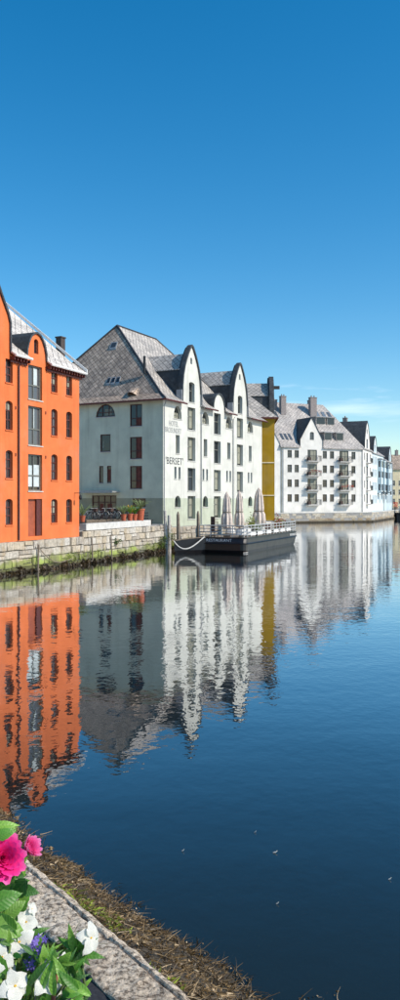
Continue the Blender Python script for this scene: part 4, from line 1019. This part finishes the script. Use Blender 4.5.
table(2.4, 1.3, 'round white-clothed deck table nearest the black end of the barge'); table(6.2, 3.7, 'white-clothed deck table on the hotel side by the middle parasol'); table(10.3, 3.4, 'white-clothed deck table on the hotel side by the farthest parasol'); table(4.4, 1.5, 'round white deck table between the first two parasols'); table(8.8, 1.5, 'round white deck table between the middle and farthest parasol'); table(13.6, 2.9, 'round white deck table near the far end of the barge')
for u, v, a, lb in ((3.6, 1.6, 1.4, 'rattan chair left of the first deck table'), (5.2, 1.5, -1.7, 'rattan chair right of the first deck table'), (8.0, 1.5, 1.3, 'rattan chair left of the second deck table'), (9.6, 1.4, -1.8, 'rattan chair right of the second deck table'), (12.9, 2.2, .6, 'rattan chair by the deck table at the far end'), (10.9, 1.2, .3, 'rattan chair in front of the farthest parasol')): chair(u, v, a, lb)
for k, lb in enumerate(('lowest rattan chair of the stack at the black end of the barge', 'second rattan chair up in the stack at the black end of the barge', 'third rattan chair up in the stack at the black end of the barge', 'topmost rattan chair of the stack at the black end of the barge')):
    chair(1.5, 3.5, 2.4, lb, DZ + .32 * k)
def tub(u, v, w, h, blooms, label, n, seed, leaf='shrub'):
    c = BG.p(u, v, DZ); r_ = random.Random(seed); t = thing('deck_planter', c, label, 'planter', 'planters on the barge deck')
    MB().box(BG, u - w, u + w, v - .25, v + .25, DZ, DZ + .5).build('tub', 'timber', t)
    q = [frond(BG.p(u + r_.uniform(-w, w), v + r_.gauss(0, .18), DZ + .5 + abs(r_.gauss(0, h * .5))), Vector((r_.uniform(-1, 1), r_.uniform(-1, 1), r_.uniform(-.2, 1))), r_.uniform(.1, .25), .05, .4, r_.random(), r_) for _ in range(n)]
    tinted('foliage', leaf, q, t, origin=c)
    if blooms:
        fb = MB()
        for _ in range(n):
            p = BG.p(u + r_.uniform(-w, w), v + r_.gauss(0, .2), DZ + .6 + abs(r_.gauss(0, h * .5))); fb.face(p, p + Vector((r_.uniform(-.14, .14), r_.uniform(-.1, .1), .08)), p + Vector((r_.uniform(-.12, .12), 0, -.09)), p + Vector((-.05, .05, -.05)))
        fb.build('blooms', blooms, t)
tub(8.2, 2.2, .35, 1.1, None, 'bushy green plant in a tub by the middle parasol', 260, 1, 'moss'); tub(13.4, .95, 1.1, .8, 'redp', 'long planter of red flowers near the far end of the barge', 260, 2); tub(6.0, .8, .6, .5, 'whitep', 'planter of white flowers between the first two parasols', 160, 3)
# bow, piles and rope at the left end
bow = []
for t, w, zt_ in ((0, 1.0, DZ + .02), (.35, .72, DZ - .02), (.7, .38, DZ - .12), (.92, .14, DZ - .2), (1, .02, DZ - .16)):
    a = BG.p(-.03, 3.75, 0).lerp(Vector((-2.3, 70.3, 0)), t); b = BG.p(.4, BW - .1, 0).lerp(Vector((-2.25, 70.65, 0)), t); m_ = (a + b) / 2
    bow.append([Vector((a.x, a.y, zt_)), a + Vector((.05 * t, .1, .25)), m_.lerp(a, .6) + Vector((.25 * t, .3, -.4)), m_.lerp(b, .6) + Vector((.25 * t, 0, -.4)), b + Vector((0, 0, .25)), Vector((b.x, b.y, zt_))])
MB().grid(bow, True).build('bow', 'hull', brg)
MB().tube([r_[0] + Vector((0, 0, .03)) for r_ in bow], .05, 5).build('bow_rail', 'timber', brg)
sp_ = ring(-.01, BL - .62, -.012, BW + .01, .06); MB().tube([sp_[i_] for i_ in (9, 10, 11)] + [sp_[0].lerp(sp_[11], 0)] , .035, 4).build('waterline_highlight', 'ledge', brg)  # pale strip standing in for the highlight along the waterline
for x, y, z1, lb in ((-1.98, 72.0, 3.65, 'tall dark mooring pile standing behind the tip of the barge bow'), (-.18, 73.0, 3.7, 'dark mooring pile between the barge and the hotel wall')):
    o = MB().tube([(x + .12, y, -1.5), (x + .06, y, .6), (x, y, z1 - .3), (x, y, z1)], [.22, .19, .13, .05], 8).build('mooring_pile', 'timber', None, origin=(x, y, -1.5)); tag(o, lb, 'mooring pile')
a = BG.p(-.12, 3.85, 1.42); b = Vector((-2.30, 70.1, 1.12)); pts = []
for i in range(15):
    t = i / 14; p = a.lerp(b, t); p.y -= .35 * 4 * t * (1 - t); p.z -= .80 * 4 * t * (1 - t) * (.6 + .8 * t); pts.append(p)
o = MB().tube(pts, .055, 6).build('mooring_rope', 'rope', None, origin=pts[0]); tag(o, 'slack white mooring rope from the barge rail to its bow', 'rope')

# ------------------------------------------------------------------ the near quay: coping, paving, rubble toe with seaweed
TOPZ = 3.10
pv = MB().face(QF.p(-12, .2, TOPZ), QF.p(16, .2, TOPZ), QF.p(16, 30, TOPZ), QF.p(-12, 30, TOPZ)).build('pavement', 'paving_dark'); pv['kind'] = 'structure'  # one mottled dark colour inland of the coping
cw = thing('quay_wall', QF.p(0, 0, 0), 'near stone quay edge with pale worn coping beside the flowers', 'wall')
MB().box(QF, -12, 16, .015, .6, -3.2, TOPZ - .004 - .03).build('wall_core', 'core', cw)
rnd = random.Random(11); u = -12.0
from mathutils import noise as mn
while u < 16:
    w = rnd.uniform(.75, 1.25); nu = 26; nv = 12; rows = []
    big = -1 < u < 9
    nu = 44 if big else 6; nv = 44 if big else 3
    def top(uu, vv):
        e = min(uu - u, u + w - uu, vv + .0, .22 - vv); dr = .012 * max(0, 1 - e / .02) ** 2
        if vv < .05: dr += .02 * max(0, (.05 - vv) / .05) + .010 * (mn.noise(Vector((uu * 6, 3.1, 0))) + .3) * (vv < .028)
        cr_ = .052 + .006 * mn.noise(Vector((uu * 4, 1, 1))); dr += .014 * math.exp(-((vv - cr_) / .005) ** 2) * (1 if big else 0)
        if vv > cr_: dr += .005 + .006 * abs(mn.noise(Vector((uu * 22, vv * 22, 4))))
        return TOPZ + .022 - dr + .010 * mn.noise(Vector((uu * 9, vv * 9, 0))) + .006 * mn.noise(Vector((uu * 30, vv * 30, 2))) + hoff
    hoff = rnd.uniform(-.004, .004)
    for i in range(nu + 1):
        uu = u + .004 + (w - .008) * i / nu
        e0 = .006 * mn.noise(Vector((uu * 5, 0, 7))) + .004 * mn.noise(Vector((uu * 17, 0, 3)))
        r_ = [QF.p(uu, e0 - .002, TOPZ - .30)] + [QF.p(uu, e0 + (.215 - e0) * j / nv, top(uu, .215 * j / nv)) for j in range(nv + 1)] + [QF.p(uu, .215, TOPZ - .05)]
        rows.append(r_)
    MB().grid(rows).face(*rows[0]).face(*rows[-1]).build('coping_stone', 'coping', cw)
    u += w
def prof_z(a):
    tb = ((0, 2.1), (1.0, 1.72), (1.9, 1.10), (2.6, .60), (3.45, -.02), (4.2, -.45), (6, -1.3), (11, -3.3))
    for (x0, y0), (x1, y1) in zip(tb, tb[1:]):
        if a <= x1: return y0 + (y1 - y0) * (a - x0) / (x1 - x0)
    return -3.3
def shift(u): return max(-.3, min(.2, -.10 - .045 * (u - 6)))
def toe_z(u, a):
    k = min(1, a / 1.0)
    return prof_z(max(0, a - shift(u) * k)) + k * (.16 * mn.noise(Vector((u * 1.1, a * 1.1, 0))) + .10 * mn.noise(Vector((u * 3, a * 3, 5))) + .04 * mn.noise(Vector((u * 8, a * 8, 9))))
rows = []
for i in range(151):
    uu = -9 + i * .15; rows.append([QF.p(uu, -.02 - a, toe_z(uu, a)) for a in [j * .14 for j in range(44)] + [6.6, 7.6, 9, 11]])
o = MB().grid(rows).build('rubble_bank', 'toe', smooth=True); o['kind'] = 'structure'
qs = []; qm = []; rnd = random.Random(5)
for i in range(70000):
    uu = rnd.uniform(-6, 12.5); edge = 3.30 + shift(uu) + .26 * mn.noise(Vector((uu * .9, 0, 4))) + .12 * mn.noise(Vector((uu * 3, 0, 1)))
    a = rnd.uniform(1.1, 4.2)
    if a > edge and toe_z(uu, a) < -.05 - .04 * rnd.random(): continue
    if rnd.random() < .035: a = edge + rnd.uniform(0, .55) * max(0, mn.noise(Vector((uu * 1.6, 7, 0))) * 2 + .2)
    z = max(toe_z(uu, a), -.03); dens = mn.noise(Vector((uu * 2.2, a * 2.2, 3)))
    if dens < -.62: continue
    p = QF.p(uu, -.02 - a, z + rnd.uniform(0, .05))
    d = Vector((.8 * rnd.uniform(.0, 1) + rnd.uniform(-.5, .5), .6 * rnd.uniform(0, 1) + rnd.uniform(-.5, .5), rnd.uniform(-.7, .45)))
    t = min(1, max(0, .42 + .6 * mn.noise(Vector((uu * 3.7, a * 3.7, 8))) + rnd.gauss(0, .24)))
    qs.append(frond(p, d, *((rnd.uniform(.05, .13), rnd.uniform(.003, .006)) if i % 5 < 3 else (rnd.uniform(.02, .06), rnd.uniform(.006, .014))), .9, t, rnd, 4))
    if a < 2.3 and mn.noise(Vector((uu * 1.2, a * 2, 12))) > .12 and rnd.random() < .6:
        qm.append(frond(p + Vector((0, 0, .02)), d, rnd.uniform(.03, .08), rnd.uniform(.006, .014), .5, rnd.random(), rnd))
tinted('seaweed', 'weed', qs, kind='stuff'); tinted('algae', 'moss', qm, kind='stuff')
for x, y, s_, lb in ((1.0, 10.65, .055, 'largest white feather floating on the open water at lower right'), (-.23, 10.7, .03, 'small white fleck floating left of the larger feather'), (.78, 11.3, .025, 'tiny pale fleck floating just above the larger feather'), (.9, 9.3, .03, 'small pale fleck floating below the larger feather'), (2.35, 9.9, .035, 'pale fleck floating at the far right of the open water')):
    q = [(-.5, -.1, .008), (.1, -.28, .02), (.6, 0, .05), (.1, .28, .02), (-.5, .1, .008)]
    MBF = MB(); top_ = [Vector((x + s_ * a_, y + s_ * b_, .004 + c_ * .6)) for a_, b_, c_ in q]; bot = [p - Vector((0, 0, .006)) for p in top_]
    MBF.face(*top_).face(*bot).grid([top_ + [top_[0]], bot + [bot[0]]]); o = MBF.build('feather', 'whitep', None, origin=(x, y, 0)); tag(o, lb, 'feather', 'white flecks afloat')

# ------------------------------------------------------------------ flower trough in the foreground
tr = thing('flower_trough', (-.72, 1.75, TOPZ), 'dark wooden flower trough on the near quay, under the flowers', 'planter')
TF = Frame((-1.35, 1.55), (1, .02))
for a in ((0, 1.28, 0, .03, 0, .22), (0, 1.28, .47, .5, 0, .22), (0, .03, .031, .469, 0, .22), (1.25, 1.28, .031, .469, 0, .22)): MB().box(TF, a[0], a[1], a[2], a[3], TOPZ + .004, TOPZ + a[5]).build('side_board', 'trough', tr)
MB().box(TF, .031, 1.249, .031, .469, TOPZ + .006, TOPZ + .18).build('soil', 'soil', tr)
def leaf_mesh(wide, fold, bend, teeth=0, ruffle=0, n=9):
    me = bpy.data.meshes.new('leaf'); V = []; Fc = []
    for i in range(n + 1):
        t = i / n; w = wide * (math.sin(math.pi * min(1, t * .97 + .03)) ** .8) * (1 - .35 * t) * (1 + (teeth if i % 2 else -teeth)); y = t
        z = -bend * t * t; r1 = ruffle * t * math.sin(i * 2.2); r2 = ruffle * t * math.cos(i * 2.7 + 1)
        V += [(-w, y - .04, z + fold * w + r1), (-w * .5, y, z + fold * w * .45 + .012 + r2 * .4), (0, y, z), (w * .5, y, z + fold * w * .45 + .012 - r1 * .4), (w, y - .04, z + fold * w + r2)]
    for i in range(n):
        for j in range(4): a = i * 5 + j; Fc.append((a, a + 1, a + 6, a + 5))
    me.from_pydata(V, [], Fc); me.update(); me.polygons.foreach_set('use_smooth', [True] * len(Fc)); return me
LM = {}
for nm, args in (('ovate', (.34, .35, .35, .05, .03)), ('lance', (.17, .5, .3, 0)), ('blade', (.11, .5, .45, 0)), ('petal', (.62, .12, .5, .02, .09)), ('petal2', (.30, -.2, -.2, .04))):
    for mt in ('leaf', 'leaf_b', 'leaf_d', 'whitep', 'pink', 'rose'):
        me = leaf_mesh(*args); me.materials.append(M[mt]); LM[nm, mt] = me
def put(me, name, parent, p, d, up, ln):
    """place a leaf or petal at world point p, pointing along d, with its face towards up"""
    d = Vector(d).normalized(); up = Vector(up); x = d.cross(up)
    x = x.normalized() if x.length > 1e-3 else d.orthogonal().normalized(); z = x.cross(d)
    o = bpy.data.objects.new(name, me); C.objects.link(o); o.parent = parent
    org = WP[parent.name]
    o.matrix_local = Matrix.Translation(Vector(p) - org) @ Matrix((x, d, z)).transposed().to_4x4() @ Matrix.Scale(ln, 4)
    return o
def at(px, py, D): return Vector(((px - 200) / 800 * D, D, EYE + (500 - py) / 800 * D))
CAMV = Vector((.2, -1, .55)).normalized()
def stem(parent, pts, r, mat='stem'): return MB().tube(pts, r, 6).build('stem', mat, parent, smooth=True)
frnd = random.Random(77)
def dahlia_head(parent, c, axis, r, mat, n, name='flower_head', closed=0.0):
    axis = axis.normalized(); e1 = axis.orthogonal().normalized(); e2 = axis.cross(e1); mb = MB()
    for i in range(n):
        f = (i + .5) / n; a = i * 2.39996; tilt = (1.45 - 1.25 * (1 - f) - closed * f * .8); L_ = r * (.35 + .65 * f)
        rad = e1 * math.cos(a) + e2 * math.sin(a); d = (rad * math.sin(tilt) + axis * math.cos(tilt)).normalized(); sd_ = axis.cross(rad).normalized(); nr = sd_.cross(d)
        b = c + rad * r * .10 * f - axis * r * .25 * f; w = L_ * .24; rows = []
        for t, k in ((0, .35), (.4, .9), (.75, 1), (1.0, .35)):
            m_ = b + d * L_ * t + axis * L_ * .14 * t * t * (1 if closed == 0 else 2); cup = w * k * .45
            rows.append([m_ - sd_ * w * k + axis * cup, m_, m_ + sd_ * w * k + axis * cup])
        mb.grid(rows)
    h = mb.build(name, mat, parent, smooth=True, origin=c); me = h.data
    at_ = me.attributes.new('tint', 'FLOAT', 'POINT'); at_.data.foreach_set('value', [min(1, (v_.co.length / r) * .85 + .25 * frnd.random()) for v_ in me.vertices])
    MB().lathe(c - axis * r * .42, [(r * .1, 0), (r * .28, r * .1), (r * .2, r * .25)], 8).build('calyx', 'stem', h)
    return h
root = Vector((-.62, 1.86, TOPZ + .18))
dh = thing('dahlia', root, 'magenta dahlia with two blooms and broad leaves at the left edge', 'flower')
c1 = at(2, 858, 2.0); c2 = at(27, 849, 2.08)
stem(dh, [root, root.lerp(c1, .5) + Vector((-.03, 0, .03)), c1 - CAMV * .03], .006); stem(dh, [root + Vector((.03, .02, 0)), root.lerp(c2, .5) + Vector((.02, 0, .02)), at(19, 857, 2.08)], .005)
dahlia_head(dh, c1, Vector((.55, -.9, .5)), 0.062, 'pink', 64); dahlia_head(dh, c2, Vector((.9, -.35, .62)), .038, 'rose', 55, closed=.75)
for px_, py_, D, ang, ln, kind, mt in ((-8, 826, 2.05, 5, .085, 'lance', 'leaf_b'), (-4, 838, 2.0, 25, .062, 'ovate', 'leaf'), (-2, 830, 2.1, 12, .06, 'lance', 'leaf_b'), (10, 846, 2.06, -30, .05, 'lance', 'leaf_b'), (22, 862, 2.02, -75, .05, 'lance', 'leaf_b'), (26, 880, 2.0, 230, .10, 'ovate', 'leaf_d'), (-12, 905, 1.95, 15, .10, 'ovate', 'leaf'), (-10, 925, 1.92, -10, .11, 'ovate', 'leaf_b'), (0, 890, 2.0, 60, .09, 'ovate', 'leaf'), (22, 905, 2.0, 200, .09, 'ovate', 'leaf_d'), (4, 918, 1.95, 40, .075, 'ovate', 'leaf_b'), (-6, 880, 2.03, -20, .085, 'ovate', 'leaf_d'), (15, 930, 1.93, 140, .08, 'ovate', 'leaf')):
    a = R(ang); put(LM[kind, mt], 'leaf', dh, at(px_, py_, D), Vector((math.cos(a), frnd.uniform(-.25, .25), math.sin(a))), CAMV + Vector((frnd.uniform(-.5, .5), 0, frnd.uniform(-.1, .5))), ln * .82)
def white_flower(parent, px_, py_, D, r, axis, root, name='flower'):
    c = at(px_, py_, D); axis = Vector(axis).normalized(); e1 = axis.orthogonal().normalized(); e2 = axis.cross(e1)
    tb = MB().tube([c - axis * r * 1.1, c - axis * r * .3, c], [r * .08, r * .12, r * .3], 8).build(name, 'whitep', parent, smooth=True, origin=c)
    a0_ = frnd.uniform(0, 6)
    for k in range(5):
        a = a0_ + k * 2 * math.pi / 5 + frnd.uniform(-.12, .12); rad = e1 * math.cos(a) + e2 * math.sin(a)
        put(LM['petal', 'whitep'], 'petal', tb, c + rad * r * .08, rad + axis * frnd.uniform(.0, .7), axis + rad * .2 + Vector((frnd.uniform(-.25, .25), 0, frnd.uniform(-.25, .25))), r * frnd.uniform(.72, .95))
    MB().lathe(c, [(r * .09, 0), (r * .06, r * .05), (.0005, r * .06)], 6).build('flower_eye', 'yellowp', tb)
    stem(parent, [root, Vector(root).lerp(c, .55) + Vector((0, .01, .02)), c - axis * r * 1.1], .0035)
def white_plant(label, root, flowers, leaves, seed, matc=('leaf', 'leaf_b')):
    r_ = random.Random(seed); t = thing('white_tobacco_plant', root, label, 'flower', 'white flowering plants in the trough')
    for f in flowers: white_flower(t, *f, root)
    for px_, py_, D, ang, ln, kind in leaves:
        a = R(ang); put(LM[kind, r_.choice(matc)], 'leaf', t, at(px_, py_, D), Vector((math.cos(a), r_.uniform(-.35, .2), math.sin(a))), CAMV + Vector((r_.uniform(-.6, .6), 0, r_.uniform(-.2, .6))), ln)
    return t
Z0 = TOPZ + .18
t = white_plant('white flowering plant at the right, with a leafy whorl over the pavement', Vector((-.30, 1.95, Z0)), [(91, 938, 2.0, .042, (.75, -.6, .25))],
    [(76, 953, 2.0, a, .05 + .012 * (i % 3), 'lance') for i, a in enumerate((80, 40, 5, -35, -80, -130, 175, 135, 105, -10, 60))] + [(70, 975, 1.97, 60, .07, 'lance'), (62, 985, 1.95, 110, .07, 'lance')], 1)
stem(t, [Vector((-.30, 1.95, Z0)), at(74, 985, 1.98), at(77, 953, 2.0), at(88, 942, 2.0)], .004)
white_plant('white flowering plant in the middle of the trough, above the violet flowers', Vector((-.48, 1.92, Z0)), [(26, 922, 1.98, .036, (.5, -1, .7)), (19, 942, 1.93, .040, (.5, -.8, .5)), (63, 962, 1.95, .022, (.7, -.6, .3)), (9, 968, 1.92, .024, (.8, -.5, .5)), (32, 909, 2.0, .02, (.9, -.2, .4)), (5, 935, 1.95, .022, (.6, -.8, .2)), (40, 930, 1.99, .016, (.9, -.2, .3)), (56, 990, 1.93, .02, (.5, -.8, .4))],
    [(12, 950, 1.93, 150, .07, 'lance'), (30, 955, 1.93, 60, .06, 'lance'), (30, 935, 1.97, 20, .05, 'lance'), (8, 935, 1.95, 100, .06, 'ovate')], 2)
white_plant('white flowering plant lowest in the corner, with three open blooms', Vector((-.44, 1.80, Z0)), [(2, 957, 1.88, .036, (.6, -.8, .4)), (15, 986, 1.85, .044, (.55, -.8, .6)), (44, 981, 1.87, .034, (.4, -.8, .7))],
    [(30 + 12 * i, 985 + 5 * (i % 3), 1.86, 60 + 17 * i, .07, 'lance') for i in range(6)] + [(5, 975, 1.87, 130, .08, 'ovate')], 3)
# violet lobelia
lb_ = thing('lobelia', Vector((-.43, 1.88, Z0)), 'violet lobelia cluster between the white flowers', 'flower'); mb = MB(); sm = MB()
for i in range(70):
    q = frnd.choice(((36, 944, 11, 10), (44, 962, 9, 7), (32, 963, 9, 7), (38, 953, 7, 8))); c = at(frnd.gauss(q[0], q[2] * .45), frnd.gauss(q[1], q[3] * .45), 1.93 + frnd.uniform(-.03, .03))
    ax = (CAMV + Vector((frnd.uniform(-.6, .6), 0, frnd.uniform(-.5, .5)))).normalized(); e1 = ax.orthogonal().normalized(); e2 = ax.cross(e1)
    for k in range(5):
        a = k * 1.2566 + frnd.random() * .3; r_ = .0085; rad = e1 * math.cos(a) + e2 * math.sin(a); sd_ = ax.cross(rad); mb.face(c, c + rad * r_ * .6 + sd_ * r_ * .35, c + rad * r_ * 1.2 + ax * .002, c + rad * r_ * .6 - sd_ * r_ * .35)
    if i % 5 == 0: sm.tube([Vector((-.43, 1.88, Z0)), c - ax * .01], .0016, 4, False)
mb.build('blooms', 'violet', lb_); sm.build('stems', 'stem', lb_)
for i in range(26): put(LM['blade', frnd.choice(('leaf', 'leaf_b'))], 'leaf', lb_, at(frnd.uniform(20, 62), frnd.uniform(955, 985), 1.93 + frnd.uniform(-.03, .03)), Vector((frnd.uniform(-1, 1), frnd.uniform(-.3, .2), frnd.uniform(-.2, 1))), CAMV + Vector((frnd.uniform(-.5, .5), 0, 0)), frnd.uniform(.03, .06))
# foliage plants that fill the trough
def filler(label, root, n, box_, seed, kinds, mats, lens):
    r_ = random.Random(seed); t = thing('foliage_plant', root, label, 'plant', 'leafy plants in the trough')
    for i in range(n):
        px_ = r_.uniform(box_[0], box_[1]); py_ = r_.uniform(box_[2], box_[3]); D = r_.uniform(box_[4], box_[5])
        if py_ < box_[2] + (px_ - box_[0]) * box_[6]: continue
        p = at(px_, py_, D); put(LM[r_.choice(kinds), r_.choice(mats)], 'leaf', t, p, Vector((r_.uniform(-1, 1), r_.uniform(-.5, .2), r_.uniform(-.1, 1.1))), CAMV + Vector((r_.uniform(-.8, .8), 0, r_.uniform(-.4, .6))), r_.uniform(*lens))
        if i % 3 == 0: stem(t, [root, Vector(root).lerp(p, .6) + Vector((0, 0, .01)), p], .0028)
filler('dense green foliage at the bottom left of the trough', Vector((-.5, 1.9, Z0)), 260, (-10, 84, 930, 1015, 1.88, 2.06, .45), 5, ('lance', 'ovate'), ('leaf', 'leaf_b', 'leaf_b', 'leaf_d'), (.02, .048))
filler('dark broad-leaved plant under the dahlia', Vector((-.6, 2.0, Z0)), 120, (-14, 22, 866, 1000, 2.02, 2.16, .0), 6, ('ovate',), ('leaf', 'leaf_d', 'leaf_b'), (.03, .058))
rs = thing('red_stem_plant', Vector((-.36, 1.88, Z0)), 'dark red stem leaning between the white flowers and the whorl', 'plant')
stem(rs, [Vector((-.36, 1.88, Z0)), at(54, 985, 1.9), at(58, 972, 1.92), at(68, 962, 1.94)], [.006, .006, .005, .003], 'redstem')
for px_, py_, a in ((72, 980, 20), (66, 966, 60), (57, 984, 150)): put(LM['blade', 'leaf_d'], 'leaf', rs, at(px_, py_, 1.92), Vector((math.cos(R(a)), -.1, math.sin(R(a)))), CAMV, .045)

# grey-green wiry tuft lying over the coping
gt = thing('wiry_grass_tuft', QF.p(1.55, .3, TOPZ), 'grey-green wiry grass leaning over the coping behind the white flowers', 'grass', None); q = []
for i in range(60):
    p = at(frnd.uniform(40, 66), frnd.uniform(945, 952), 2.15); dx = Vector((frnd.uniform(.2, 1), .1, frnd.uniform(.0, .35)))
    q.append(frond(p, dx, frnd.uniform(.05, .11), .0016, .25, frnd.random() * .6, frnd, 4))
for i in range(12): q.append(frond(QF.p(1.55, .3, TOPZ), at(50, 950, 2.15) - QF.p(1.55, .3, TOPZ), .4, .0016, .05, .3, frnd, 4))
tinted('blades', 'shrub', q, gt, origin=QF.p(1.55, .3, TOPZ))
